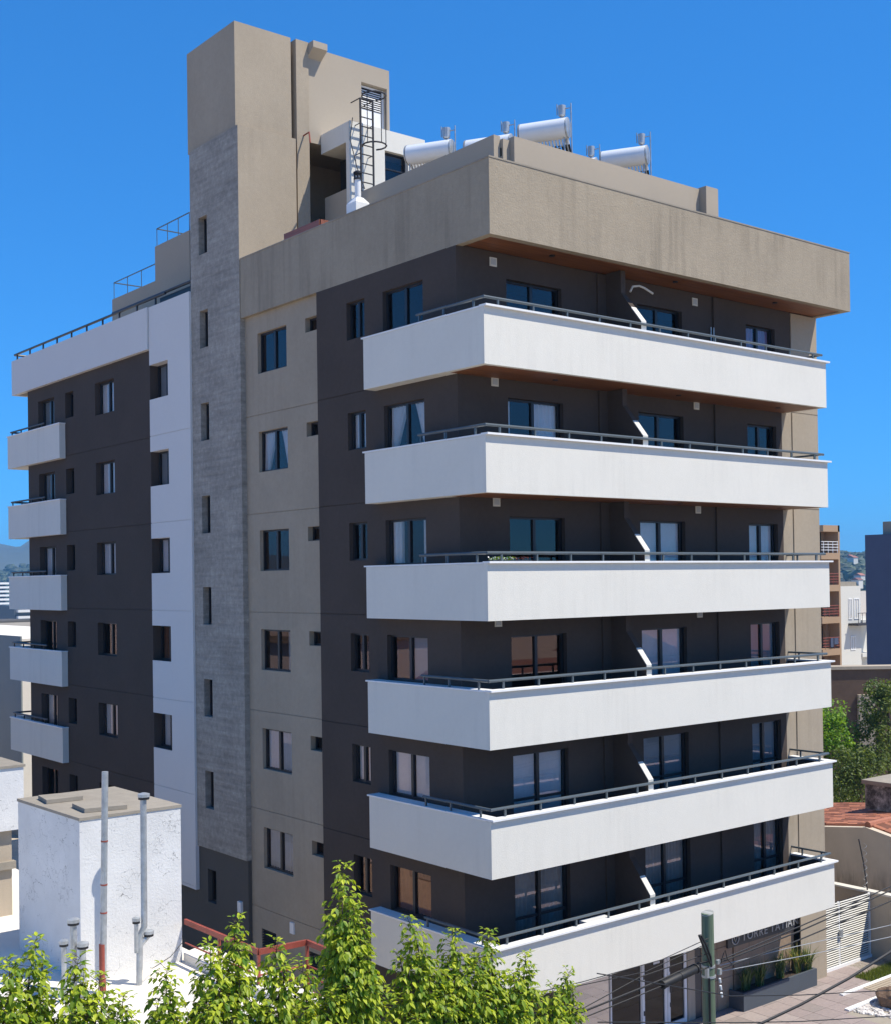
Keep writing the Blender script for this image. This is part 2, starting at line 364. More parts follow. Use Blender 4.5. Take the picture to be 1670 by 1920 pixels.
def window(parent, face, plane, c, z0, z1, w_, depth, cur=(None, None), mull=True, mid=False, name='window'):
    h = z1 - z0; me = frame_mesh(w_, h, mull, mid)
    if face == 'L': o = link(name, me, parent, (plane + depth, c, z0), R(-90))
    else: o = link(name, me, parent, (c, plane + depth, z0), 0.0)
    pw = (w_ / 2 - 0.05 - 0.045) if mull else w_ - 0.1
    xs = [-(0.045 + pw / 2), 0.045 + pw / 2] if mull else [0]
    for x in xs: link('pane', pane_mesh(pw + .02, h - 0.08), o, (x, 0.035, 0.04), 0, True)
    for i, x in enumerate(xs):
        cc = cur[i] if i < len(cur) else None
        if not cc: continue
        st, mt, fr = cc
        ww = pw * fr; side = -1 if i == 0 else 1
        xx = x + side * (pw - ww) / 2
        link('curtain', curtain_mesh(ww, h - 0.1, st, mt, side), o, (xx, 0.085, 0.05), 0, True)
    return o
FULL = (('full', 'curtain', 1), ('full', 'curtain', 1)); BLIND = (('blind', 'curtain', 1), ('blind', 'curtain', 1))
SHEER = (('full', 'sheer', 1), ('full', 'sheer', 1)); TIED = (('tied', 'curtain', 1), ('tied', 'curtain', .8))
STRIP = (('full', 'curtain', .6), ('full', 'curtain', .42)); BROWN = (('full', 'brown', .9), ('full', 'brown', 1))
PURP = (('full', 'purple', 1), ('full', 'purple', 1)); GREY = (('blind', 'greycurt', 1), ('blind', 'greycurt', 1)); NONE = (None, None)

# ------------------------------------------------------------------ THE APARTMENT BUILDING
A = 0.36; Bf = 1.37; FL = 2.85; G0 = -1.05
bld = thing('apartment_building', (7, 12, G0), 'seven storey charcoal and tan apartment building with white wraparound balconies', 'apartment building')
Zk = [k * FL for k in range(8)]
PL = lambda x: (lambda u, v, d: (x + d, u, v)); PF = lambda y: (lambda u, v, d: (u, y + d, v))
dp = 0.12
MB().quad((A + .02, 11.22, G0), (A + .2, 11.22, G0), (A + .2, 11.22, 2.92), (A + .02, 11.22, 2.92)).quad((A - .03, 11.22, 2.92), (A + .3, 11.22, 2.92), (A + .3, 14.22, 2.92), (A - .03, 14.22, 2.92)).build('grey_base_wall', 'grey', bld)
# charcoal corner, left face
hl = []
for k in range(1, 7): hl += [(5.0, 5.8, Zk[k] + .18, Zk[k] + 1.15, dp + .06), (2.6, 4.22, Zk[k] + .03, Zk[k] + 1.15, dp + .06)]
GR = [Zk[k] + 1.63 for k in range(0, 6)]
wall('charcoal_wall', PL(A), Bf, 7.2, G0, 18.8, hl, GR, 'char', bld)
MB().quad((A, 7.2, G0), (A + .16, 7.2, G0), (A + .16, 7.2, 18.8), (A, 7.2, 18.8)).build('charcoal_wall', 'char', bld)
for k, cw, cn in ((6, NONE, NONE), (5, TIED, FULL), (4, STRIP, NONE), (3, (None, ('blind', 'greycurt', 1)), NONE), (2, BLIND, FULL), (1, BROWN, NONE)):
    window(bld, 'L', A, 3.41, Zk[k] + .03, Zk[k] + 1.15, 1.62, dp, cw); window(bld, 'L', A, 5.4, Zk[k] + .18, Zk[k] + 1.15, .8, dp, cn)
# tan column
TX = A + 0.14; ht = []
for k in range(1, 7): ht += [(8.95, 10.52, Zk[k] - .02, Zk[k] + 1.15, .2), (7.2, 7.98, Zk[k] + .76, Zk[k] + 1.15, .24)]
ht += [(9.9, 10.7, 0.45, 1.05, .12), (7.5, 8.2, 0.35, 0.95, .12)]
wall('tan_wall', PL(TX), 7.2, 11.25, G0, 18.8, ht, GR, 'tan', bld)
for k, c1 in ((6, NONE), (5, TIED), (4, NONE), (3, (None, ('blind', 'greycurt', .5))), (2, FULL), (1, FULL)):
    window(bld, 'L', TX, 9.735, Zk[k] - .02, Zk[k] + 1.15, 1.57, .11, c1); window(bld, 'L', TX, 7.6, Zk[k] + .76, Zk[k] + 1.15, .76, .16, (None,), False)
for y0, y1, z0, z1 in ((9.9, 10.7, .45, 1.05), (7.5, 8.2, .35, .95)):
    lv = MB()
    for i in range(8): zz = z0 + .02 + i * (z1 - z0) / 8; lv.prism([(TX + .02, y0, zz), (TX + .1, y0, zz + .05), (TX + .1, y0, zz + .06), (TX + .02, y0, zz + .015)], (0, y1 - y0, 0))
    lv.build('louvre_vent', 'metal', bld)
for y, z in ((8.9, 1.2), (11.55, 1.3)): boxobj('meter_box', A - .06 if y > 11 else TX - .05, A + .02 if y > 11 else TX, y, y + .2, z + .05, z + .36, 'paint_white', bld)
# parapet ring (Y .17 front) and underside
par = MB(); par.box(A, 14.486, .17, .37, 18.8, 20.525); par.box(A, A + .2, .37, 11.44, 18.8, 20.525); par.box(14.286, 14.486, .37, 28.1, 18.8, 20.525)
par.build('parapet', 'tan_wet', bld)
cap = MB(); cap.box(A - .012, 14.5, .158, .39, 20.525, 20.56); cap.box(A - .012, A + .22, .39, 11.4, 20.525, 20.56); cap.build('parapet_capping', 'slabgrey', bld)
boxobj('roof_slab', A + .2, 14.28, .37, 28.0, 20.0, 20.2, 'slabgrey', bld)
def soffit(x0, x1, y0, y1, z, parent):
    o = boxobj('soffit', x0, x1, y0, y1, z, z + .02, 'soffit', parent)
    return o
so_ = soffit(A + .2, 14.28, .37, Bf, 18.83, bld)
sl = MB()
for x in (2.9, 7.4, 11.7): sl.tube([(x, .8, 18.8), (x, .8, 18.835)], .07, 10)
sl.build('soffit_lamp', 'metal', so_)
# front charcoal wall
hf = []
for k in range(1, 7): hf += [(1.92, 3.76, Zk[k] - .93, Zk[k] + 1.14, dp), (6.52, 8.32, Zk[k] - .93, Zk[k] + 1.14, dp), (11.1, 12.45, Zk[k] - .93, Zk[k] + 1.14, dp)]
wall('charcoal_wall', PF(Bf), A, 12.72, 1.5, 18.82, hf, [], 'char', bld)
wall('charcoal_wall', PF(Bf), 12.72, 13.2, Zk[6] - 1.0, 18.82, [], [], 'char', bld)
wall('tan_wall', PF(Bf), 12.72, 13.2, 1.5, Zk[6] - 1.0, [], [], 'tan', bld)
cf = {6: (NONE, NONE, PURP), 5: ((('full', 'curtain', .25), ('full', 'curtain', 1)), NONE, NONE), 4: (NONE, BLIND, BLIND), 3: (NONE, BLIND, GREY), 2: (BLIND, GREY, GREY), 1: (SHEER, SHEER, SHEER)}
for k in range(1, 7):
    for (c, ww), cu in zip(((2.84, 1.84), (7.42, 1.80), (11.775, 1.35)), cf[k]):
        window(bld, 'F', Bf, c, Zk[k] - .93, Zk[k] + 1.14, ww, .14, cu, True, k <= 2)
    for x in (1.5, 8.86):
        v = MB(); v.box(x - .11, x + .11, Bf - .02, Bf, Zk[k] + 1.38 - .01, Zk[k] + 1.58); vo_ = v.build('vent_grille', 'cream', bld); boxobj('grille', x - .08, x + .08, Bf - .026, Bf - .02, Zk[k] + 1.41, Zk[k] + 1.55, 'greycurt', vo_)
    # wing wall between the two flats: full height at the wall, slanting down to the front
    zt = Zk[k] + 1.575 if k < 6 else 18.82
    z_ = Zk[k]
    MB().prism([(5.3, Bf, z_ - .95), (5.3, .13, z_ - .95), (5.3, .13, z_ + .32), (5.3, .80, z_ + 1.14), (5.3, .80, zt), (5.3, Bf, zt)], (.17, 0, 0)).build('wing_wall', 'char', bld)
    MB().prism([(5.295, .125, z_ - .95), (5.295, .125, z_ + .322), (5.295, .46, z_ + .732), (5.295, .46, z_ + .70), (5.295, .14, z_ + .31), (5.295, .14, z_ - .95)], (.18, 0, 0)).build('wing_wall_lit_edge', 'cream' if k != 6 else 'white', bld)  # pale only where sun falls; upper edge left charcoal as painted shade
pb = MB(); pb.box(5.0, 5.3, Bf - .06, Bf, 1.6, 18.8); pb.box(9.6, 9.95, Bf - .06, Bf, 1.6, 18.8); pb.build('downpipe_casing', 'char', bld)
# tan pier and the rest of the shell
wall('tan_pier', PF(Bf - .03), 13.2, 14.48, G0, 18.8, [], [g - .03 for g in GR], 'tan', bld)
MB().quad((13.2, Bf - .03, G0), (13.2, Bf, G0), (13.2, Bf, 18.8), (13.2, Bf - .03, 18.8)).build('tan_pier', 'tan', bld)
MB().quad((14.48, Bf - .03, G0), (14.48, 28.1, G0), (14.48, 28.1, 18.8), (14.48, Bf - .03, 18.8)).quad((A, 28.1, G0), (14.48, 28.1, G0), (14.48, 28.1, 20), (A, 28.1, 20)).build('rear_wall', 'tan', bld)
boxobj('inner_core', 2.6, 13.9, 3.6, 27.5, G0, 18.6, 'dark', bld)
fs = MB()
for k in range(0, 7): fs.box(A + .4, 14.2, Bf + .3, 27.9, Zk[k] + FL - 1.27, Zk[k] + FL - .97)
fs.build('floor_slab', 'dark', bld)
# balconies
def balcony_meshes():
    W = 12.944; LL = 4.565; hb = 1.28
    b = MB(); t = .13
    b.box(0, W, 0, t, -hb, 0); b.box(W - t, W, t, Bf, -hb, 0)          # front panel, right return
    b.box(0, A, t, LL, -hb, -.012)                                       # solid side ledge
    b.box(A, W - t, t, Bf, -hb + .02, -.95)                               # slab
    c = MB(); e = .085
    c.box(-.012, W + e, -e, t + .02, 0, .045); c.box(W - t - .02, W + e, t + .02, Bf, 0, .045)
    c.box(-.012, A - .002, t + .02, LL + e, -.008, .028)
    fl = MB(); fl.box(A + .01, W - t - .002, t + .002, Bf - .002, -.95, -.93)  # dark floor layer added to cut bounced light in the balcony
    li = MB(); li.box(A + .01, W - t - .012, t + .001, t + .012, -.93, -.003); li.box(W - t - .012, W - t - .001, t + .001, Bf - .003, -.93, -.003)  # unseen dark lining added inside the panels to cut bounced light
    s = MB(); s.box(.15, W - .15, .15, Bf - .002, -hb - .004, -hb + .01)
    r = MB(); zr = .235; y = .09; x0 = .09; x1 = W - .09
    r.tube([(x0, 2.5, zr), (x0, y, zr)], .035, 8); r.tube([(x0 - .03, y, zr), (x1 + .03, y, zr)], .035, 8); r.tube([(x1, y, zr), (x1, Bf, zr)], .03, 8)
    n = 12
    for i in range(n):
        x = .5 + i * (W - 1.0) / (n - 1); r.box(x - .02, x + .02, y - .02, y + .02, .03, zr)
    for yy in (.45, 1.5, 2.4): r.box(x0 - .02, x0 + .02, yy - .02, yy + .02, .02, zr)
    for yy in (.35, 1.0): r.box(x1 - .02, x1 + .02, yy - .02, yy + .02, .03, zr)
    l = MB()
    for x in (2.9, 7.4, 11.7): l.tube([(x, .75, -hb - .02), (x, .75, -hb - .003)], .07, 10)
    return b.mesh('balcony', 'white'), c.mesh('coping', 'paint_white'), s.mesh('soffit', 'soffit'), r.mesh('handrail', 'rail', True), l.mesh('soffit_lamp', 'metal'), fl.mesh('bounce_cut_floor', 'char'), li.mesh('bounce_cut_lining', 'char')
bme = balcony_meshes()
for k in range(1, 7):
    o = link('balcony', bme[0], bld, (0, 0, Zk[k]))
    for nm, me in zip(('coping', 'soffit', 'handrail', 'soffit_lamp', 'bounce_cut_floor', 'bounce_cut_lining'), bme[1:]): link(nm, me, o, (0, 0, 0), 0, True)
def small_balcony():
    x = .13; y0, y1 = 24.35, 29.75; hb = 1.29
    b = MB(); b.box(x, x + .12, y0, y1, -hb, 0); b.box(x + .12, A, y0, y0 + .12, -hb, 0); b.box(x + .12, 1.6, y1 - .12, y1, -hb, 0); b.box(x + .12, A, y0 + .12, y1 - .12, -hb, -.95)
    b.box(A, 1.6, 28.1, y1 - .12, -hb, -.95); b.box(1.48, 1.6, 28.1, y1 - .12, -.95, 0)
    c = MB(); c.box(x - .03, x + .15, y0 - .03, y1 + .03, 0, .04); c.box(x + .15, A, y0 - .03, y0 + .15, 0, .04); c.box(x + .15, 1.63, y1 - .15, y1 + .03, 0, .04)
    r = MB(); xr = x + .1; r.tube([(xr, 26.0, .2), (xr, y1 - .1, .2)], .035, 8); r.tube([(xr, y1 - .1, .2), (1.5, y1 - .1, .2)], .035, 8)
    for yy in (26.3, 27.4, 28.5, 29.5): r.box(xr - .02, xr + .02, yy - .02, yy + .02, .04, .2)
    return b.mesh('balcony', 'white'), c.mesh('coping', 'paint_white'), r.mesh('handrail', 'metal', True)
sme = small_balcony()
for k in range(2, 7):
    o = link('balcony', sme[0], bld, (0, 0, Zk[k]))
    for nm, me in zip(('coping', 'handrail'), sme[1:]): link(nm, me, o, (0, 0, 0), 0, True)
# dark far part of the left face
hd = []
for k in range(1, 7): hd += [(20.02, 21.61, Zk[k], Zk[k] + 1.15, .28), (23.55, 24.32, Zk[k] + .2, Zk[k] + 1.15, .28), (25.4, 27.0, Zk[k] - .93 if k > 1 else Zk[k], Zk[k] + 1.15, .28)]
wall('charcoal_wall', PL(A), 17.04, 28.1, G0, 18.8, hd, GR, 'char', bld)
for k, c1, c2 in ((6, BLIND, GREY), (5, BLIND, GREY), (4, BLIND, BLIND), (3, NONE, NONE), (2, BLIND, BLIND), (1, NONE, NONE)):  # top blinds stand in for pale blue reflections on bare panes
    window(bld, 'L', A, 20.815, Zk[k], Zk[k] + 1.15, 1.59, .2, c1); window(bld, 'L', A, 23.935, Zk[k] + .2, Zk[k] + 1.15, .77, .22, (None,), False)
    window(bld, 'L', A, 26.2, Zk[k] - .93 if k > 1 else Zk[k], Zk[k] + 1.15, 1.6, .2, c2)
# white panel column
WX = A - .1; hw = [(15.72, 17.04, Zk[k], Zk[k] + 1.14, .42) for k in range(2, 7)]
wall('white_panel', PL(WX), 14.22, 17.04, 1.54, 20.15, hw, GR, 'panel', bld)
MB().quad((WX, 14.22, 1.54), (A + .1, 14.22, 1.54), (A + .1, 17.04, 1.54), (WX, 17.04, 1.54)).quad((WX, 14.22, 20.15), (A + .3, 14.22, 20.15), (A + .3, 17.04, 20.15), (WX, 17.04, 20.15)).quad((WX, 14.22, 1.54), (A + .1, 14.22, 1.54), (A + .1, 14.22, 20.15), (WX, 14.22, 20.15)).build('white_panel', 'panel', bld)
for k in range(2, 7):
    MB().box(WX + .02, WX + .6, 17.036, 17.05, Zk[k], Zk[k] + 1.14).box(WX + .03, WX + .6, 15.73, 17.03, Zk[k] + .002, Zk[k] + .012).build('charcoal_reveal', 'char', bld)
    window(bld, 'L', WX, 16.37, Zk[k] + .012, Zk[k] + 1.14, 1.3, .3, {6: GREY, 5: GREY, 4: BLIND, 3: BROWN, 2: BLIND}[k])  # grey blinds and brown curtain stand in for reflections in the glass
# white roof band of the rear block
bd = MB(); bd.box(.2, .38, 17.06, 29.4, 18.77, 20.16); bd.box(.38, 9, 29.22, 29.4, 18.77, 20.16); bd.build('white_band', 'panel', bld)
boxobj('roof_slab', .38, 14.3, 17.0, 29.2, 18.8, 18.95, 'slabgrey', bld)
hr = MB(); hr.tube([(.3, 15.9, 20.42), (.3, 29.3, 20.42)], .045, 8); hr.tube([(.3, 29.3, 20.42), (6, 29.3, 20.42)], .045, 8)
for i in range(10): yy = 16.6 + i * 1.38; hr.box(.275, .325, yy - .025, yy + .025, 20.1, 20.42)
hr.build('handrail', 'metal', bld, True)
# concrete stair tower
hs_ = [(13.15, 13.68, z0, z0 + 1.15, .3) for z0 in (21.16, 18.28, 15.43, 12.58, 9.78, 6.96, 4.15)]
wall('concrete_wall', PL(A - .03), 11.22, 14.22, 2.92, 24.5, hs_, [], 'conc', bld)
MB().quad((A - .03, 11.22, 2.92), (A + .2, 11.22, 2.92), (A + .2, 11.22, 24.5), (A - .03, 11.22, 24.5)).quad((A - .03, 11.22, 24.5), (A + .06, 11.22, 24.5), (A + .06, 14.22, 24.5), (A - .03, 14.22, 24.5)).quad((A - .03, 14.22, 2.92), (A + .4, 14.22, 2.92), (A + .4, 14.22, 24.5), (A - .03, 14.22, 24.5)).build('concrete_wall', 'conc', bld)
wall('grey_base_wall', PL(A + .02), 11.22, 17.04, G0, 2.92, [(13.15, 13.68, 1.27, 2.28, .3)], [], 'grey', bld)
for z0 in (21.16, 18.28, 15.43, 12.58, 9.78, 6.96, 4.15, 1.27):
    window(bld, 'L', A - .03, 13.415, z0, z0 + (1.15 if z0 > 1.3 else 1.0), .53, .2, (None,), False)
boxobj('inner_core', A + .45, 2.3, 11.6, 14.1, G0, 24, 'dark', bld)
tw = MB(); tw.quad((A - .032, 11.215, 18.8), (2.34, 11.215, 18.8), (2.34, 11.215, 24.5), (A - .032, 11.215, 24.5)).quad((A - .032, 11.215, 24.5), (2.34, 11.215, 24.5), (2.34, 11.45, 24.5), (A - .032, 11.45, 24.5)).quad((2.34, 11.215, 18.8), (2.34, 11.45, 18.8), (2.34, 11.45, 24.5), (2.34, 11.215, 24.5)); tw.box(A + .03, 2.34, 11.44, 14.42, 24.5, 27.66); tw.box(A + .5, 2.34, 11.44, 14.42, 20.2, 24.5); tw.quad((A + .03, 11.44, 18.8), (A + .5, 11.44, 18.8), (A + .5, 11.44, 24.5), (A + .03, 11.44, 24.5))
tw.build('stair_tower', 'tan', bld)
# machine room with duct, slot and chimney block
mr = MB(); mr.box(2.34, 2.48, 11.75, 14.4, 20.2, 27.5); mr.box(2.48, 2.93, 11.36, 14.4, 20.2, 27.64); mr.build('duct_shaft', 'tan', bld)
mbx = wall('machine_room', PF(11.44), 2.93, 6.08, 24.6, 27.56, [(4.97, 5.98, 24.6, 26.95, .3)], [], 'tan_flat', bld)
mr = MB(); mr.quad((6.08, 11.44, 20.2), (6.08, 14.4, 20.2), (6.08, 14.4, 27.56), (6.08, 11.44, 27.56)).quad((2.93, 11.44, 27.56), (6.08, 11.44, 27.56), (6.08, 14.4, 27.56), (2.93, 14.4, 27.56)).quad((2.93, 14.4, 20.2), (6.08, 14.4, 20.2), (6.08, 14.4, 27.56), (2.93, 14.4, 27.56)).quad((2.93, 11.44, 24.6), (6.08, 11.44, 24.6), (6.08, 13.2, 24.6), (2.93, 13.2, 24.6)).quad((2.93, 13.2, 20.2), (6.08, 13.2, 20.2), (6.08, 13.2, 24.6), (2.93, 13.2, 24.6))
mr.build('machine_room', 'tan', bld)
MB().prism([(2.93, 11.08, 27.42), (2.93, 11.08, 27.62), (2.93, 11.44, 27.62), (2.93, 11.44, 27.2)], (.52, 0, 0)).build('chimney_block', 'tan_flat', bld)
dr = boxobj('louvred_door', 4.97, 5.98, 11.62, 11.68, 24.6, 26.93, 'paint_white', bld)
lv = MB()
for i in range(9): z = 26.2 + i * .07; lv.prism([(5.08, 11.6, z), (5.08, 11.62, z + .03), (5.08, 11.62, z + .045), (5.08, 11.6, z + .02)], (.8, 0, 0))
lv.build('louvre', 'paint_white', dr); boxobj('handle', 5.06, 5.1, 11.58, 11.62, 25.55, 25.7, 'metal', dr)
MB().box(5.07, 5.89, 11.612, 11.62, 26.18, 26.86).build('louvre_backing', 'dark', dr)
bx = MB(); bx.tube([(2.72, 11.36, 24.72), (2.72, 11.05, 24.74), (2.72, 11.0, 24.4)], .025, 6); bx.build('spout_pipe', 'rust', bld)
# white penthouse front with canopy
wall('white_penthouse', PF(9.9), 3.4, 6.3, 20.2, 24.92, [(4.72, 5.62, 21.9, 24.28, .2)], [], 'white', bld)
wp = MB(); wp.quad((6.3, 9.9, 20.2), (6.3, 11.44, 20.2), (6.3, 11.44, 24.92), (6.3, 9.9, 24.92)); wp.quad((3.55, 9.9, 20.2), (3.55, 10.1, 20.2), (3.55, 10.1, 24.2), (3.55, 9.9, 24.2)); wp.quad((3.4, 9.9, 20.2), (3.4, 10.08, 20.2), (3.4, 10.08, 24.3), (3.4, 9.9, 24.3))
wp.prism([(3.4, 9.9, 24.92), (3.4, 11.5, 24.92), (3.4, 11.5, 24.6), (3.4, 11.3, 24.3), (3.4, 10.08, 24.15), (3.4, 9.9, 24.15)], (2.9, 0, 0)) if False else wp.box(3.4, 6.28, 9.92, 11.43, 24.3, 24.9)
wp.build('white_penthouse', 'white', bld)
boxobj('porch_wall', 3.5, 3.6, 10.1, 11.4, 20.2, 22.95, 'tan_flat', bld)
boxobj('inner_core', 4.1, 6.2, 10.5, 11.4, 20.2, 24.2, 'dark', bld)
pw_ = link('window', frame_mesh(.9, 2.38, False), bld, (5.17, 10.05, 21.9))
for i in range(5): link('pane', pane_mesh(.82, .42), pw_, (0, .035, .06 + i * .46), 0, True)
sb = MB()
for i in range(1, 5): sb.box(-.4, .4, .0, .06, .02 + i * .46, .06 + i * .46)
sb.build('glazing_bar', 'metal').parent = pw_
boxobj('roof_slab', 6.3, 13.5, 10.6, 14.4, 24.5, 24.66, 'slabgrey', bld)
# roof ladder with safety cage
ld = thing('roof_ladder', (3.85, 9.6, 22.6), 'black iron roof ladder with hooped safety cage against the white penthouse wall', 'ladder')
for x in (3.62, 4.08): MB().tube([(x, 9.62, 22.6), (x, 9.62, 25.55)], .032, 8).build('stringer', 'ironblk', ld)
for i in range(11): MB().tube([(3.62, 9.62, 22.75 + i * .28), (4.08, 9.62, 22.75 + i * .28)], .02, 6).build('rung', 'ironblk', ld)
for z in (24.05, 25.55):
    MB().tube([(3.85 + .36 * math.sin(a), 9.6 - .36 - .36 * math.cos(a) * 1.0, z) for a in [R(-135 + 27 * i) for i in range(11)]], .026, 6).build('cage_hoop', 'ironblk', ld)
for a in (-70, 0, 70): MB().tube([(3.85 + .36 * math.sin(R(a)), 9.24 - .36 * math.cos(R(a)), 24.05), (3.85 + .36 * math.sin(R(a)), 9.24 - .36 * math.cos(R(a)), 25.55)], .014, 6).build('cage_bar', 'ironblk', ld)
for z in (22.75, 23.9, 24.8):
    for x in (3.62, 4.08): MB().tube([(x, 9.62, z), (x, 9.9, z)], .016, 6).build('bracket', 'ironblk', ld)
for x in (3.62, 4.08): MB().tube([(x, 9.62, 25.55), (x, 9.9, 25.55), (x, 10.1, 25.55)], .02, 6).build('grab_rail', 'ironblk', ld)
# set-back upper roof upstand with two slots
ut = MB(); ut.box(1.3, 1.5, 1.05, 6.5, 20.2, 21.48); ut.box(1.72, 8.45, .8, 1.0, 20.2, 21.46); ut.box(8.45, 8.95, .58, 1.0, 20.2, 21.5); ut.box(8.75, 8.95, 1.0, 6.5, 20.2, 21.45); ut.box(1.5, 8.75, 6.3, 6.5, 20.2, 21.3)
ut.box(1.5, 1.72, .95, 1.05, 20.2, 21.4)
ut.build('roof_upstand', 'tan_flat', bld)
boxobj('roof_slab', 1.5, 8.75, 1.0, 6.3, 21.0, 21.2, 'slabgrey', bld)
# stepped tan roof rooms and wire rails at the rear
st = MB(); st.box(1.5, 8, 16.5, 19.05, 18.95, 22.79); st.box(1.5, 8, 19.05, 22.6, 18.95, 21.6); st.build('roof_room', 'tan_flat', bld)
for y0, y1, z in ((16.6, 19.0, 22.79), (19.1, 22.55, 21.6)):
    r = MB(); x = 1.56; zt = z + .62
    r.tube([(x, y0, zt), (x, y1, zt)], .022, 6); r.tube([(x, y1, zt), (x + 3, y1, zt)], .022, 6)
    for i in range(4): yy = y1 - i * (y1 - y0) / 3; r.tube([(x, yy, z), (x, yy, zt)], .014, 6)
    for xx in (1.5, 3.0): r.tube([(x + xx, y1, z), (x + xx, y1, zt)], .014, 6)
    r.build('roof_railing', 'rail', bld)
aw = MB(); aw.box(.75, .95, 14.4, 17.2, 20.22, 20.55); aw.build('gutter_box', 'metal', bld)
aw = MB(); aw.tube([(.62, 14.4, 20.62), (.62, 20.6, 20.62)], .05, 8); aw.build('roof_pipe', 'metal', bld, True)

# ground floor entrance
GZ = 1.57; Yg = 1.6
MB().quad((A, Bf, GZ - .0), (13.2, Bf, GZ), (13.2, Yg + .2, GZ), (A, Yg + .2, GZ)).build('entrance_soffit', 'beige', bld)
boxobj('inner_core', 1.2, 12.4, 3.4, 5, G0, 1.5, 'dark', bld)
boxobj('lobby_floor', .6, 12.9, Yg + .05, 6, G0 - .05, G0 + .02, 'slabgrey', bld)
# stone cladding: separate slabs
def stone(x0, x1, z0, z1, dy=0.0): 
    o = boxobj('stone_panel', x0 + .006, x1 - .006, Yg - .03 + dy, Yg + .1 + dy, z0 + .006, z1 - .006, 'stone', bld); return o
for x0, x1 in ((8.95, 9.62), (9.62, 10.3), (10.36, 11.05), (11.05, 11.75), (11.75, 12.45), (12.45, 13.18)):
    for z0, z1 in ((G0, -.2), (-.2, .68), (.68, GZ)): stone(x0, x1, z0, z1)
boxobj('backing_wall', 8.4, 13.2, Yg + .05, Yg + .15, G0, GZ, 'grey', bld)
# glazed entrance front
def glazed(x0, x1, name='glass_panel', fr=.05, mat='paint_white'):
    b = MB(); b.box(x0, x0 + fr, Yg, Yg + .07, G0, GZ); b.box(x1 - fr, x1, Yg, Yg + .07, G0, GZ); b.box(x0 + fr, x1 - fr, Yg, Yg + .07, G0, G0 + .12); b.box(x0 + fr, x1 - fr, Yg, Yg + .07, GZ - .08, GZ)
    o = b.build(name, mat, bld); MB().quad((x0 + fr, Yg + .035, G0 + .12), (x1 - fr, Yg + .035, G0 + .12), (x1 - fr, Yg + .035, GZ - .08), (x0 + fr, Yg + .035, GZ - .08)).build('pane', 'smoked', o); return o
for x0, x1 in ((.6, 2.3), (2.3, 4.0), (4.0, 5.4), (5.4, 6.55)): glazed(x0, x1, fr=.022)
d1 = glazed(6.57, 7.56, 'entrance_door', .1); d2 = glazed(7.58, 8.36, 'entrance_door', .1)
for d, x in ((d1, 6.62), (d2, 7.66)):
    for z in (-.5, .45): boxobj('hinge', x, x + .03, Yg - .02, Yg, z, z + .12, 'metal', d)
boxobj('handle', 7.63, 7.67, Yg - .06, Yg - .03, -.1, .35, 'metal', d2); boxobj('notice', 7.05, 7.3, Yg + .025, Yg + .03, .75, 1.05, 'paint_white', d1)
boxobj('stone_panel', 8.38, 8.68, Yg - .02, Yg + .1, G0, GZ, 'beige', bld); boxobj('mail_panel', 8.68, 8.95, Yg - .01, Yg + .1, G0, GZ, 'sign', bld)
wall('tan_wall', PL(A), 1.37, 1.62, G0, 1.5, [], [], 'tan', bld)
# sign
sg = thing('building_sign', (11.6, Yg, .9), 'dark name board with grey raised letters over the planter by the entrance', 'sign')
boxobj('plate', 10.02, 13.16, Yg - .1, Yg - .035, .62, 1.06, 'sign', sg)
def add_text(txt, x0, z0, size, y, parent, adv):
    x = x0
    for ch in txt:
        if ch != ' ':
            cu = bpy.data.curves.new('letter', 'FONT'); cu.body = ch; cu.size = size; cu.extrude = .012
            to = bpy.data.objects.new('letter_tmp', cu); COL.objects.link(to)
            dg = bpy.context.evaluated_depsgraph_get(); me = bpy.data.meshes.new_from_object(to.evaluated_get(dg)); wv = to.dimensions.x
            bpy.data.objects.remove(to); me.materials.clear(); me.materials.append(M['letters'])
            for v in me.vertices: v.co = (v.co.x, -v.co.z, v.co.y)
            xs_ = [v.co.x for v in me.vertices]; wv = max(xs_)
            link('letter', me, parent, (x, y, z0)); x += wv + adv
        else: x += size * .28
    return x
xe = add_text('TORRE TATIANA', 10.62, .72, .34, Yg - .115, sg, .035)
rg = MB(); rg.tube([(10.33 + .15 * math.cos(R(a)), Yg - .12, .84 + .15 * math.sin(R(a))) for a in range(0, 361, 20)], .018, 6); rg.tube([(10.25, Yg - .12, .92), (10.33, Yg - .12, .75), (10.42, Yg - .12, .93)], .015, 6); rg.build('emblem', 'letters', sg)

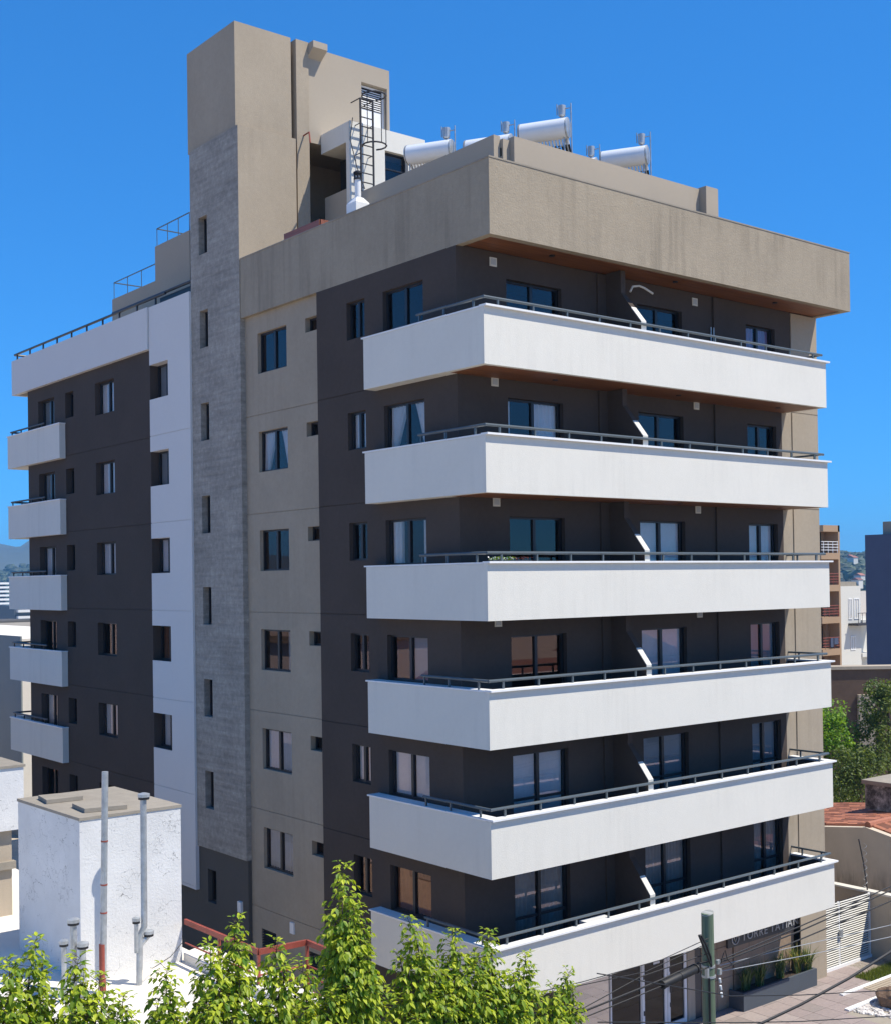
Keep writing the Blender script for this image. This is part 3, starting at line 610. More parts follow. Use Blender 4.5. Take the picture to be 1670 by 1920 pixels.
# ------------------------------------------------------------------ roof things
def heater(loc, rz, label):
    t = thing('solar_water_heater', loc, label, 'water heater', 'solar water heaters on the roof'); t.rotation_euler = (0, 0, rz)
    def put(mb, name, mat, smooth=True): return link(name, mb.mesh(name, mat, smooth), t, (0, 0, 0), 0, True)
    H = 1.32; L = .60; r = .255
    tk = put(MB().tube([(-L - .02, 0, H), (-L, 0, H), (L, 0, H), (L + .02, 0, H)], [r * .9, r, r, r * .9], 24), 'tank', 'steel_white')
    for s in (-1, 1): link('end_cap', MB().tube([(s * (L + .02), 0, H), (s * (L + .05), 0, H), (s * (L + .07), 0, H)], [r * 1.03, r * 1.0, r * .7], 24).mesh('end_cap', 'galv', True), tk, (0, 0, 0), 0, True)
    tm = MB().tube([(0, .12, H - .2), (0, 1.25, .12)], .028, 8).mesh('vacuum_tube', 'black', True)
    for i in range(14): link('vacuum_tube', tm, t, (-.58 + i * 1.16 / 13, 0, 0), 0, True)
    cm = MB().tube([(0, .08, H - .16), (0, .22, H - .34)], .036, 8).mesh('tube_collar', 'steel_white', True)
    for i in range(14): link('tube_collar', cm, t, (-.58 + i * 1.16 / 13, 0, 0), 0, True)
    f = MB()
    for s in (-.55, .55):
        f.tube([(s, -.05, 0), (s, -.05, H - .2)], .02, 6); f.tube([(s, 0, H - .18), (s, 1.3, .06)], .018, 6); f.tube([(s, -.05, .06), (s, 1.3, .06)], .018, 6); f.tube([(s, -.05, .7), (s, .62, .7)], .015, 6)
    f.tube([(-.62, 1.3, .08), (.62, 1.3, .08)], .03, 6); f.tube([(-.62, -.05, .5), (.62, -.05, .9)], .015, 6)
    put(f, 'stand', 'galv')
    x = L - .12
    put(MB().tube([(x, 0, H + .30), (x, 0, H + .33), (x, 0, H + .55), (x, 0, H + .58)], [.06, .09, .10, .10], 16), 'feeder_tank', 'galv')
    p = MB(); p.tube([(x, 0, H + .25), (x, 0, H + .34)], .03, 8); p.tube([(x + .1, 0, H + .5), (x + .24, 0, H + .5), (x + .24, 0, H - .2), (x + .24, .1, .2)], .018, 6); p.tube([(x - .13, 0, H + .36), (x - .13, 0, H + .64)], .015, 6); p.tube([(x + .24, 0, H + .5), (x + .24, 0, H + .62)], .015, 6)
    put(p, 'pipework', 'galv'); return t
# placed on the upper roof slab (Z 21.2)
for (x, y), lb in (((2.75, 5.25), 'white solar water heater tank beside the white penthouse, nearest the ladder'),
                   ((3.75, 4.0), 'solar water heater mostly hidden behind the corner of the upstand'),
                   ((4.12, 2.28), 'solar water heater standing highest in view above the corner slot of the upstand'),
                   ((6.9, 3.95), 'solar water heater showing only its grey feeder tank above the upstand'),
                   ((7.3, 2.44), 'solar water heater with white tank farthest right on the roof')):
    heater((x, y, 21.2), R(-60), lb)
rv = thing('roof_vent', (.95, 6.0, 20.5), 'white vent pipe with black cowl on a white pyramid base at the parapet', 'vent pipe')
b = MB(); b.box(.70, 1.14, 5.78, 6.22, 20.2, 20.98); n0 = len(b.v)
for zz, q in ((20.98, .22), (21.14, .1)): b.v += [(.92 - q, 6 - q, zz), (.92 + q, 6 - q, zz), (.92 + q, 6 + q, zz), (.92 - q, 6 + q, zz)]
for i in range(4): j = (i + 1) % 4; b.f.append((n0 + i, n0 + j, n0 + 4 + j, n0 + 4 + i))
b.build('base', 'paint_white', rv); MB().tube([(.92, 6, 21.1), (.92, 6, 21.62)], .085, 14).build('pipe', 'paint_white', rv, True)
cwl = MB(); cwl.tube([(.92, 6, 21.62), (.92, 6, 21.66)], .11, 14); cwl.tube([(.92, 6, 21.78), (.92, 6, 21.82), (.92, 6, 21.86)], [.12, .12, .06], 14)
for i in range(6): aa = R(60 * i); cwl.box(.92 + .09 * math.cos(aa) - .015, .92 + .09 * math.cos(aa) + .015, 6 + .09 * math.sin(aa) - .015, 6 + .09 * math.sin(aa) + .015, 21.66, 21.78)
cwl.build('cowl', 'black', rv, True)
tag(MB().tube([(.95, 6.2, 21.7), (2.0, 7.7, 22.2), (3.3, 9.0, 22.6), (3.42, 9.55, 23.4), (3.36, 9.8, 24.3), (3.5, 9.86, 25.0)], .014, 6).build('cable', 'black'), 'thin black cable from the vent cowl up the white penthouse wall', 'cable')
wb = thing('wooden_planter_box', (.95, 8.3, 20.2), 'red brown wooden box at the foot of the stair tower on the roof edge', 'wooden box')
for i in range(4): boxobj('board', .68, .72, 7.5, 9.3, 20.2 + i * .175, 20.37 + i * .175, 'redwood', wb); boxobj('board', .72, 1.3, 7.46, 7.5, 20.2 + i * .175, 20.37 + i * .175, 'redwood', wb)
boxobj('lid', .7, 1.3, 7.5, 9.3, 20.84, 20.9, 'redwood', wb)
# air conditioners on the balcony floors
def aircon(x, z, label):
    t = thing('air_conditioner', (x, .85, z), label, 'air conditioner', 'air conditioners on the balconies')
    b = MB(); b.box(x - .42, x + .42, .55, .85, z + .2, z + .82); b.build('casing', 'steel_white', t)
    fg = MB()
    for rr in (.05, .11, .17, .23): fg.tube([(x - .1 + rr * math.cos(R(a)), .535, z + .5 + rr * math.sin(R(a))) for a in range(0, 361, 24)], .008, 5)
    fg.build('fan_grille', 'ironblk', t); boxobj('badge', x + .24, x + .4, .53, .55, z + .62, z + .72, 'rust', t)
    boxobj('stand', x - .38, x + .38, .6, .8, z, z + .2, 'ironblk', t)
tag(MB().tube([(5.75, .9, 18.35), (5.85, .9, 18.5), (6.1, .9, 18.55), (6.3, .9, 18.52), (6.62, .9, 18.42)], .028, 8).build('bent_pipe', 'cream', None, True), 'pale bent pipe arching above the slanted partition on the top balcony', 'pipe')
fb = thing('flower_box', (.85, .22, Zk[4]), 'low box of small white and red flowers on a balcony corner', 'flower box')
boxobj('trough', .3, 1.5, .15, .3, Zk[4] - .06, Zk[4] + .075, 'planter', fb)
for nm, mt, c_, n_ in (('leaves', 'leafA', 0, 160), ('white_flowers', 'paint_white', 0, 60), ('red_flowers', 'rust', 1, 40)):
    b = MB(); q_ = random.Random(n_)
    for i in range(n_): leaf_geo(b, Vector((q_.uniform(.3, 1.0) if not c_ else q_.uniform(.9, 1.5), q_.uniform(.13, .32), Zk[4] + q_.uniform(.06, .13))), Vector((q_.uniform(-1, 1), q_.uniform(-1, 1), q_.uniform(0, 1))), Vector((0, 0, 1)), .05, .035)
    stuff(b.build(nm, mt, fb))
pb = MB()
for x in (9.48, 9.6): pb.tube([(x, Bf - .05, 16.4), (x, Bf - .05, 17.95)], .02, 6)
stuff(pb.build('drain_pipes', 'galv', bld))
aircon(3.95, Zk[1] - .95, 'white air conditioner with red badge on the lowest balcony in view')
aircon(4.0, Zk[2] - .95, 'white air conditioner on the balcony one storey above the lowest')

# ------------------------------------------------------------------ ground, road, paving
def ground_z(x, y):
    r = math.hypot(x, y); az = math.degrees(math.atan2(x, y))      # 0 = +Y
    f = min(1, max(0, (r - 110) / 700)); f = f * f * (3 - 2 * f)
    wgt = 1 if -60 < az < 25 else max(0, 1 - min(abs(az - 25), abs(az + 60)) / 20)
    return G0 - .06 - 42 * f * wgt
def polar(name, radii, nseg, zf, mat, a0=0, a1=360):
    b = MB(); full = abs(a1 - a0) >= 360; n = nseg if full else nseg + 1; idx = []
    for r in radii:
        row = []
        for i in range(n):
            a = R(a0 + (a1 - a0) * i / nseg); x, y = r * math.sin(a), r * math.cos(a); row.append(len(b.v)); b.v.append((x, y, zf(x, y, r)))
        idx.append(row)
    for j in range(len(radii) - 1):
        for i in range(nseg): k = (i + 1) % n if full else i + 1; b.f.append((idx[j][i], idx[j][k], idx[j + 1][k], idx[j + 1][i]))
    if full and radii[0] > 0: b.f.append(tuple(idx[0]))
    return b.build(name, mat, None, True)
gr_ = struct(polar('ground', [6, 40, 80, 110, 150, 200, 260, 330, 420, 520, 640, 780, 1000, 1400, 2000, 3500, 4800], 96, lambda x, y, r: ground_z(x, y), 'ground'))
struct(boxobj('road', -120, 160, -17.5, -8.2, G0 - .2, G0 - .05, 'asphalt'))
kb = MB(); kb.box(-120, 160, -8.2, -8.0, G0 - .2, G0 + .02); struct(kb.build('kerb', 'curb'))
struct(boxobj('sidewalk', -120, 12.2, -8.0, -2.2, G0 - .2, G0 - .012, 'slabgrey'))
pv = struct(boxobj('pavement', -7, 17.2, -5.0, 1.58, G0 - .25, G0 - .028, 'slabgrey'))
tm = MB().box(-.294, .294, -.294, .294, -.03, 0).mesh('paving_tile', 'tile')
for i in range(26):
    for j in range(9):
        x = 1.6 + i * .6; y = 1.27 - j * .6
        if x > 13.3 and -.75 < y < .0 and False: continue
        if x > 12.3 and y < -.9: continue
        if x > 14.9 and y < .6: continue
        o = link('paving_tile', tm, pv, (x, y, G0 + .0015 * rnd.uniform(-1, 1)))
e = MB(); e.box(12.3, 15.2, -.82, -.68, G0 - .03, G0 + .05); e.box(13.3, 16.6, .02, .14, G0 - .03, G0 + .04); struct(e.build('edging', 'paint_white'))
rp = struct(boxobj('ramp_strip', 14.3, 17.2, -.68, .02, G0 - .1, G0 + .008, 'beige'))
rb_ = MB().box(-.05, .05, -.35, .35, 0, .014).mesh('ramp_rib', 'beige')
for i in range(20): link('ramp_rib', rb_, rp, (14.4 + i * .14, -.33, G0 + .008))
def scatter(name, n, area, size, mat, z, flat=.6, seed=3):
    r = random.Random(seed); b = MB()
    for i in range(n):
        x, y = area(r); s = size * r.uniform(.6, 1.4); a = r.random() * 6.28; k = len(b.v); hh = s * flat
        for q in range(5): aa = a + q * 1.2566; b.v.append((x + s * math.cos(aa) * r.uniform(.7, 1.1), y + s * math.sin(aa) * r.uniform(.7, 1.1), z))
        for q in range(5): aa = a + q * 1.2566; b.v.append((x + .6 * s * math.cos(aa), y + .6 * s * math.sin(aa), z + hh))
        b.f.append(tuple(k + 5 + q for q in range(5)))
        for q in range(5): p = (q + 1) % 5; b.f.append((k + q, k + p, k + 5 + p, k + 5 + q))
    return stuff(b.build(name, mat))
def tri(p, q, s):
    def f(r):
        u, v = r.random(), r.random()
        if u + v > 1: u, v = 1 - u, 1 - v
        return (p[0] + u * (q[0] - p[0]) + v * (s[0] - p[0]), p[1] + u * (q[1] - p[1]) + v * (s[1] - p[1]))
    return f
scatter('white_pebbles', 900, tri((12.4, -.85), (15.6, -.85), (13.2, -3.2)), .06, 'pebble', G0 - .02)
scatter('gravel', 900, lambda r: (r.uniform(15.9, 17.2), r.uniform(.75, 1.5)), .035, 'slabgrey', G0 - .02)
def grass(name, n, area, h, mat, z, seed=5, wd=.012):
    r = random.Random(seed); b = MB()
    for i in range(n):
        x, y = area(r); a = r.random() * 6.28; hh = h * r.uniform(.5, 1.3); dx, dy = math.cos(a) * wd, math.sin(a) * wd; lx, ly = r.uniform(-.5, .5) * hh, r.uniform(-.5, .5) * hh
        b.poly([(x - dx, y - dy, z), (x + dx, y + dy, z), (x + lx, y + ly, z + hh)])
    return stuff(b.build(name, mat))
grass('lawn_grass', 2600, lambda r: (r.uniform(15.0, 17.2), r.uniform(.15, .75)), .14, 'grassm', G0 - .02)
grass('garden_grass', 5000, lambda r: (r.uniform(33, 46), r.uniform(10, 24)), .5, 'grassm', G0 - .06, 8, .06)
bo = MB(); 
bm = bmesh.new(); bmesh.ops.create_icosphere(bm, subdivisions=3, radius=.42)
for v in bm.verts: v.co *= 1 + .35 * mnoise.noise(v.co * 3.1); v.co.z *= .8
me = bpy.data.meshes.new('boulder'); bm.to_mesh(me); bm.free(); me.materials.append(M['rock']); o = link('boulder', me, None, (13.65, -1.35, G0 + .2)); tag(o, 'rough brown boulder lying on white pebbles at the bottom right', 'boulder')

# planter and plants
pl = thing('planter', (11.8, 1.35, G0), 'long blue grey masonry planter below the name board', 'planter')
b = MB(); b.box(10.1, 13.55, 1.05, 1.12, G0, -.55); b.box(10.1, 10.17, 1.12, 1.56, G0, -.55); b.box(13.48, 13.55, 1.12, 1.28, G0, -.55); b.build('trough', 'planter', pl)
boxobj('soil', 10.17, 13.48, 1.12, 1.56, G0, -.62, 'soil', pl)
def strap_plant(x, y, z, n, h, label, seed, dry=.15):
    r = random.Random(seed); t = thing('strap_plant', (x, y, z), label, 'plant', 'plants in the blue grey planter')
    for nm, mt, cnt in (('foliage', 'blade', int(n * (1 - dry))), ('dry_foliage', 'bladedry', int(n * dry))):
        b = MB()
        for i in range(cnt):
            a = r.random() * 6.28; ll = h * r.uniform(.6, 1.15); out = r.uniform(.1, .75); w0 = r.uniform(.010, .02); px = Vector((x + r.uniform(-.12, .12), y + r.uniform(-.06, .06), z)); prev = None
            d = Vector((math.cos(a), math.sin(a) * .7, 0)); sd_ = Vector((-math.sin(a), math.cos(a), 0))
            for s in range(6):
                f = s / 5; p = px + Vector((0, 0, 1)) * ll * (f - out * .55 * f * f * f) + d * ll * out * f ** 1.7; ww = w0 * (1 - f ** 2) + .001
                cur = (p - sd_ * ww, p + sd_ * ww)
                if prev: b.quad(prev[0], prev[1], cur[1], cur[0])
                prev = cur
        stuff(b.build(nm, mt, t))
strap_plant(12.98, 1.33, -.62, 90, .95, 'sunlit strap leaved plant with yellowing blades in the planter', 1, .3)
strap_plant(13.32, 1.2, -.62, 90, .85, 'sunlit green strap leaved plant at the right end of the planter', 2, .05)
strap_plant(12.2, 1.36, -.62, 70, .95, 'dark shaded strap leaved plant at the middle of the planter', 3, .0)
strap_plant(11.2, 1.34, -.62, 80, .85, 'shaded strap leaved plant with pale drooping blades over the planter front', 4, .15)
strap_plant(10.6, 1.36, -.62, 70, .8, 'shaded strap leaved plant at the left end of the planter', 5, .0)

# louvred gate
gt = thing('louvred_gate', (15.85, 1.62, G0), 'white gate of many thin horizontal slats beside the tan pier', 'gate')
sm_ = MB().prism([(14.55, 1.57, 0), (14.55, 1.592, .026), (14.55, 1.60, .02), (14.55, 1.578, -.006)], (.96, 0, 0)).mesh('slat', 'cream'); sm2 = MB().prism([(15.57, 1.57, 0), (15.57, 1.592, .026), (15.57, 1.60, .02), (15.57, 1.578, -.006)], (1.62, 0, 0)).mesh('slat', 'cream')
for i in range(28):
    z = G0 + .13 + i * .0685
    link('slat', sm_, gt, (0, 0, z)); link('slat', sm2, gt, (0, 0, z))
for x in (14.52, 15.53, 17.2): boxobj('post', x - .025, x + .025, 1.58, 1.64, G0, .96, 'paint_white', gt)
boxobj('gap_shade_sheet', 14.5, 17.2, 1.66, 1.68, G0 + .05, .95, 'metal', gt); boxobj('bottom_rail', 14.5, 17.2, 1.53, 1.66, G0, G0 + .09, 'paint_white', gt)  # dark sheet added behind the slats so the gaps read as shade
boxobj('latch', 15.46, 15.6, 1.5, 1.55, -.12, .12, 'galv', gt)
bw = thing('boundary_wall', (17.45, 2, G0), 'low rendered boundary wall with pale coping running away from the white gate', 'wall')
boxobj('wall', 17.28, 17.5, -4, 9, G0 - .1, .93, 'beige', bw); boxobj('coping', 17.24, 17.54, -4, 9, .93, .99, 'curb', bw)
sp = thing('spiked_post', (17.35, 1.95, .99), 'thin leaning black iron post with coiled security wire above the gate corner', 'security post')
MB().tube([(17.35, 1.75, .99), (17.3, 1.85, 1.9), (17.22, 1.95, 2.6)], .022, 6).build('post', 'ironblk', sp)
MB().tube([(17.3 + .07 * math.cos(i * .9), 1.8 + .07 * math.sin(i * .9), 1.05 + i * .033) for i in range(44)], .006, 4).build('coil', 'galv', sp)

# gable house on the right with terracotta roof
gh = thing('gable_house', (20, 2, G0), 'beige gabled house with terracotta tile roof behind the gate', 'house')
X0 = 19.0; ya, yb_, yr = -6.0, 11.0, 2.81; zr, za, zb_ = 2.6, .9, 1.55
MB().prism([(X0, ya, G0 - .1), (X0, yb_, G0 - .1), (X0, yb_, zb_), (X0, yr, zr), (X0, ya, za)], (.25, 0, 0)).build('gable_wall', 'gable', gh)
MB().box(X0 + .25, X0 + 6, ya + .1, yb_ - .1, G0 - .1, .8).build('wall', 'beige', gh)
MB().quad((X0 + .24, yb_, zb_ - .04), (X0 + 6, yb_, zb_ - .04), (X0 + 6, yr, zr - .04), (X0 + .24, yr, zr - .04)).quad((X0 + .24, ya, za - .04), (X0 + 6, ya, za - .04), (X0 + 6, yr, zr - .04), (X0 + .24, yr, zr - .04)).build('roof', 'rooftile', gh)
tl = MB().tube([(0, 0, 0), (.46, 0, .0)], .1, 8).mesh('roof_tile', 'rooftile', True)
cnt = 0
for side, (ye, ze) in enumerate(((yb_, zb_), (ya, za))):
    L_ = math.hypot(ye - yr, ze - zr); nrow = int(L_ / .42); dirv = Vector((0, ye - yr, ze - zr)) / L_
    tmesh = MB().tube([(0, 0, 0), tuple(dirv * .47)], .095, 8, caps=False).mesh('roof_tile', 'rooftile', True)
    bb = MB()
    for j in range(nrow):
        for i in range(26):
            p = Vector((X0 + .35 + i * .22, yr, zr)) + dirv * (.05 + j * .42) + Vector((0, 0, .01 + rnd.uniform(-.012, .012)))
            if cnt < 280 and side == 0 and j < 8 and i < 35: link('roof_tile', tmesh, gh, p); cnt += 1
            else: bb.tube([p, p + dirv * .47], .095, 6, caps=False)
    stuff(bb.build('roof_tiles', 'rooftile', gh, True))
b = MB(); b.tube([(X0 + .1, yr, zr + .06), (X0 + 3, yr, zr + .06)], .12, 8); b.build('ridge', 'rooftile', gh, True)
tb = thing('rooftop_tank_block', (23, 2.6, G0), 'mould stained white tank block rising above the terracotta roof at the right edge', 'water tank')
b = MB(); b.box(22.2, 24.8, 1.5, 4.86, 2.55, 3.46); b.box(22.3, 24.6, 1.7, 4.53, G0, 2.55); b.build('tank', 'blotch', tb); boxobj('lid', 22.12, 24.9, 1.4, 4.95, 3.46, 3.6, 'slabgrey', tb)

# buildings at the right, far
def winbox(parent, x0, x1, y, z0, z1, frame='paint_white', depth=.1, mull=1):
    b = MB(); t = .07
    b.box(x0, x0 + t, y - .03, y + .05, z0, z1); b.box(x1 - t, x1, y - .03, y + .05, z0, z1); b.box(x0 + t, x1 - t, y - .03, y + .05, z1 - t, z1); b.box(x0 + t, x1 - t, y - .03, y + .05, z0, z0 + t)
    for i in range(mull): xm = x0 + (x1 - x0) * (i + 1) / (mull + 1); b.box(xm - .03, xm + .03, y - .03, y + .05, z0 + t, z1 - t)
    o = b.build('window', frame, parent); MB().quad((x0 + t, y + .03, z0 + t), (x1 - t, y + .03, z0 + t), (x1 - t, y + .03, z1 - t), (x0 + t, y + .03, z1 - t)).build('pane', 'glass', o); return o
ta = thing('ochre_apartments', (67, 40, -2), 'narrow ochre apartment block with stacked railed balconies beyond the right balconies', 'apartment building')
x0, x1, y0 = 65.9, 68.1, 35.9
b = MB(); b.box(x0, x1, y0 + 1.2, y0 + 9, -3, 14.92); b.box(x1 - .22, x1, y0, y0 + 1.2, -3, 14.92); b.box(x0, x1, y0, y0 + 1.2, 14.42, 14.92); b.box(x1 - .75, x1 - .22, y0 + .9, y0 + 1.2, -3, 12.4)
b.build('wall', 'tanapt', ta)
for i in range(6):
    z = 12.75 - i * 2.50
    sl_ = boxobj('balcony', x0 - .4, x1 - .22, y0 - .05, y0 + 1.2, z - .5, z, 'tanapt', ta)
    r = MB()
    for q in range(4): r.tube([(x0 - .3, y0, z + .22 + q * .22), (x1 - .25, y0, z + .22 + q * .22)], .025, 5)
    for q in range(4): xx = x0 + q * .62; r.tube([(xx, y0, z), (xx, y0, z + .9)], .025, 5)
    r.build('railing', 'paint_white' if i == 0 else 'rust', sl_)
    winbox(ta, x0 + .3, x1 - .8, y0 + 1.18, z + .05, z + 1.75, 'metal')
ln = tag(MB().box(66.5, 66.85, 35.78, 35.83, 5.4, 6.1).box(66.95, 67.5, 35.77, 35.82, 5.6, 6.1).build('hanging_laundry', 'blue'), 'blue and white laundry hung on an ochre balcony railing', 'laundry')
wa = thing('cream_apartments', (78, 42, -2), 'cream white block with large windows between the ochre and the blue buildings', 'apartment building')
x0, x1, y0 = 79.6, 81.7, 42.8
b = MB(); b.box(x0 - 4, x1, y0, y0 + 9, -3, 10.0); b.box(x1, x1 + 3.0, y0 + 1.2, y0 + 9, -3, 7.2); b.box(x1, x1 + 3, y0 - .1, y0 + 1.2, 6.6, 6.95); b.box(x1, x1 + 3, y0 - .1, y0 + 1.2, 3.6, 3.95); b.build('wall', 'cream', wa)
boxobj('roof_edge', x0 - 4, x1 - .2, y0 + .3, y0 + 9, 10.0, 10.4, 'slabgrey', wa)
for xa, xb, za, zb in ((79.75, 80.3, 7.05, 8.9), (80.6, 81.4, 7.05, 8.9), (80.0, 80.75, 4.3, 5.55), (80.05, 80.85, 1.7, 2.8)): winbox(wa, xa, xb, y0 - .02, za, zb)
r = MB(); r.tube([(x0 + .2, y0 - .9, 7.6), (x1 + 2.5, y0 - .9, 7.6)], .03, 5)
for q in range(8): xx = x0 + .3 + q * .6; r.tube([(xx, y0 - .9, 6.7), (xx, y0 - .9, 7.6)], .025, 5)
r.box(x0 + .1, x1 + 2.6, y0 - 1, y0, 6.5, 6.7); r.build('balcony_rail', 'ironblk', wa)
bb_ = thing('blue_building', (64, 30, -2), 'tall plain blue painted building at the right edge', 'building')
MB().box(57.85, 66, 24.0, 27.2, -3, 13.72).build('wall', 'blue', bb_); boxobj('roof_room', 58.6, 63, 22.9, 26.3, 13.72, 14.6, 'slabgrey', bb_)
boxobj('wall', 59.0, 66, 15, 24.0, -3, 13.72, 'blue', bb_)
br = thing('brown_brick_wall', (46, 20, -2), 'long brown brick building wall with pale coping behind the garden trees', 'wall')
MB().prism([(42, 23.4, -2), (50, 17.0, -2), (50.6, 17.7, -2), (42.6, 24.1, -2)], (0, 0, 7.55)).build('wall', 'brickbrown', br)
MB().prism([(41.9, 23.35, 5.55), (50, 16.88, 5.55), (50.7, 17.75, 5.55), (42.6, 24.2, 5.55)], (0, 0, .18)).build('coping', 'beige', br)
MB().prism([(45.7, 20.1, -2), (46.4, 19.5, -2), (46.7, 19.9, -2), (46.0, 20.5, -2)], (0, 0, 6.1)).build('pillar', 'beige', br)

# ------------------------------------------------------------------ neighbour with roof deck, tanks, flues (left foreground)
DZ = 4.45
nb = thing('neighbour_house', (-12, 2, G0), 'low white neighbouring house with flat roof deck at the lower left', 'house')
MB().box(-19, -7.55, -4.6, 9.5, G0 - .1, DZ).build('wall', 'deckwhite', nb)
boxobj('roof_deck', -18.9, -7.6, -4.5, 9.4, DZ, DZ + .01, 'deckwhite', nb)
b = MB()
b.prism([(-7.95, -.95, DZ), (-7.95, -.95, DZ + .16), (-7.75, -.95, DZ + .2), (-7.45, -.95, DZ + .2), (-7.45, -.95, DZ)], (0, -3.6, 0)); b.prism([(-8.5, -4.3, DZ), (-8.5, -4.35, DZ + .2), (-8.5, -4.6, DZ + .2), (-8.5, -4.6, DZ)], (1.05, 0, 0))
b.build('roof_kerb', 'deckwhite', nb)
b = MB(); b.tube([(-12.2, 2.2, DZ), (-10.4, 2.6, DZ + .05)], .34, 16); b.build('roof_hump', 'deckwhite', nb, True)
wt = thing('water_tank_block', (-8.9, .4, DZ), 'tall cracked white tank block with grey slab top on the roof deck, nearest', 'water tank')
MB().prism([(-9.79, -.9, DZ), (-7.96, -.92, DZ), (-8.0, 1.72, DZ), (-9.86, 1.7, DZ)], (0, 0, 2.69)).build('tank_wall', 'crack', wt)
MB().prism([(-9.80, -.915, DZ + 2.69), (-7.945, -.935, DZ + 2.69), (-7.985, 1.735, DZ + 2.69), (-9.875, 1.715, DZ + 2.69)], (0, 0, .05)).build('tank_top', 'slabgrey', wt)
def slab_at(pts, label, th=.07):
    b = MB(); b.prism(pts, (0, 0, th)); tag(b.build('cover_slab', 'slabgrey'), label, 'cover slab', 'cover slabs on the tank block')
z = DZ + 2.745
slab_at([(-9.55, -.55, z), (-8.85, -.7, z), (-8.75, .05, z), (-9.05, .2, z), (-9.5, .1, z)], 'cement cover slab near the front corner of the tank block top, beside the tall flue')
slab_at([(-9.7, .75, z), (-9.05, .7, z), (-8.98, 1.25, z), (-9.62, 1.35, z)], 'cement cover slab at the back left of the tank block top')
w2 = thing('water_tank_block', (-10.5, 6, DZ), 'second cracked white tank block, farther off and cut by the left edge', 'water tank')
MB().box(-12.6, -8.9, 4.0, 7.2, 6.18, 7.42).build('tank_wall', 'crack', w2); boxobj('support_wall', -12.4, -9.1, 4.15, 7, DZ, 6.18, 'beige', w2); boxobj('tank_top', -12.65, -8.87, 3.97, 7.25, 7.42, 7.47, 'slabgrey', w2); boxobj('beam', -12.4, -9.05, 4.05, 4.2, 5.4, 5.55, 'slabgrey', w2)
# flues: each its own thing
def flue(pts, r, label, bands=(), rust=None, cap=None, parts=()):
    t = thing('flue_pipe', tuple(pts[0]), label, 'flue pipe', 'galvanised flues on the roof deck')
    MB().tube(pts, r, 14).build('pipe', 'galv', t, True)
    for z_ in bands:
        f_ = (z_ - pts[0][2]) / (pts[-1][2] - pts[0][2]); xb = pts[0][0] + (pts[-1][0] - pts[0][0]) * f_
        MB().tube([(xb, pts[0][1], z_ - .012), (xb, pts[0][1], z_ + .012)], r * 1.1, 14).build('joint_band', 'rust' if z_ < 7 else 'galv', t, True)
    if rust: MB().tube([(pts[0][0], pts[0][1], rust[0]), (pts[0][0], pts[0][1], rust[1])], r * 1.05, 14).build('rust_section', 'rust', t, True)
    if cap:
        c = Vector(cap); MB().tube([c, c + Vector((0, 0, .05)), c + Vector((0, 0, .07))], [r * 1.9, r * 1.9, r * .6], 16).build('cap', 'galv', t, True)
        MB().tube([c + Vector((0, 0, -.04)), c], r * 1.75, 16).build('cap_underside', 'black', t, True)
    return t
flue([(-9.72, -1.6, DZ), (-9.64, -1.6, 8.02)], .052, 'tallest straight flue with rust red foot before the tank block', (6.9, 6.2, 5.75), (DZ, 5.25))
flue([(-9.09, -1.6, DZ), (-9.07, -1.6, 5.25), (-8.99, -1.6, 5.4), (-8.98, -1.6, 7.5)], .052, 'bent galvanised flue along the right face of the tank block', (), None, (-8.97, -1.6, 7.53))
flue([(-9.07, -1.6, 5.1), (-8.93, -1.62, 5.24)], .045, 'short elbow branch with slanted cap on the bent flue', (), None, (-8.92, -1.62, 5.27))
flue([(-9.14, -1.62, 5.0), (-9.14, -1.62, 5.5)], .035, 'thin capped flue just left of the elbow branch', (), None, (-9.14, -1.62, 5.52))
for (x, y, z_), r, lb in (((-10.16, -1.5, 5.66), .052, 'capped flue, tallest of the three at the tank corner'), ((-10.36, -1.6, 5.38), .04, 'capped flue, leftmost of the three at the tank corner'), ((-10.07, -1.65, 5.3), .05, 'capped flue, rightmost and lowest of the three at the tank corner')):
    flue([(x, y, DZ), (x, y, z_)], r, lb, (), None, (x, y, z_))
# red railing
rr_ = thing('red_railing', (-7.6, -2.6, DZ), 'rust red steel railing with flat top rail beside the tank block', 'railing')
def flat_rail(p, q, hh=.09, ww=.05, mat='rust', name='top_rail'):
    p, q = Vector(p), Vector(q); d = (q - p).normalized(); s = Vector((-d.y, d.x, 0)) * ww / 2
    MB().prism([p - s, p + s, p + s + Vector((0, 0, hh)), p - s + Vector((0, 0, hh))], q - p).build(name, mat, rr_)
P_ = [(-7.9, -.93, 5.1), (-7.86, -3.35, 5.1), (-6.99, -3.42, 5.1), (-7.0, -4.5, 5.1)]
for p, q in zip(P_[:-1], P_[1:]):
    flat_rail(p, q)
    for dz in (-.33, -.5): MB().tube([Vector(p) + Vector((0, 0, dz)), Vector(q) + Vector((0, 0, dz))], .017, 6).build('lower_rail', 'rust', rr_)
for p in P_[1:] + [(-7.88, -2.1, 5.1)]: MB().box(p[0] - .022, p[0] + .022, p[1] - .022, p[1] + .022, DZ - .3, 5.1).build('post', 'rust', rr_)
MB().box(-7.55, -6.9, -4.6, -3.3, DZ - .3, DZ - .12).build('landing', 'rust', rr_)
tag(MB().tube([(-8.9, -1.62, 4.7), (-8.7, -1.3, 4.58), (-8.3, -1.15, 4.66), (-7.95, -1.0, 4.85)], .007, 5).build('wire', 'black'), 'slack thin wire between the bent flue and the red railing', 'wire')

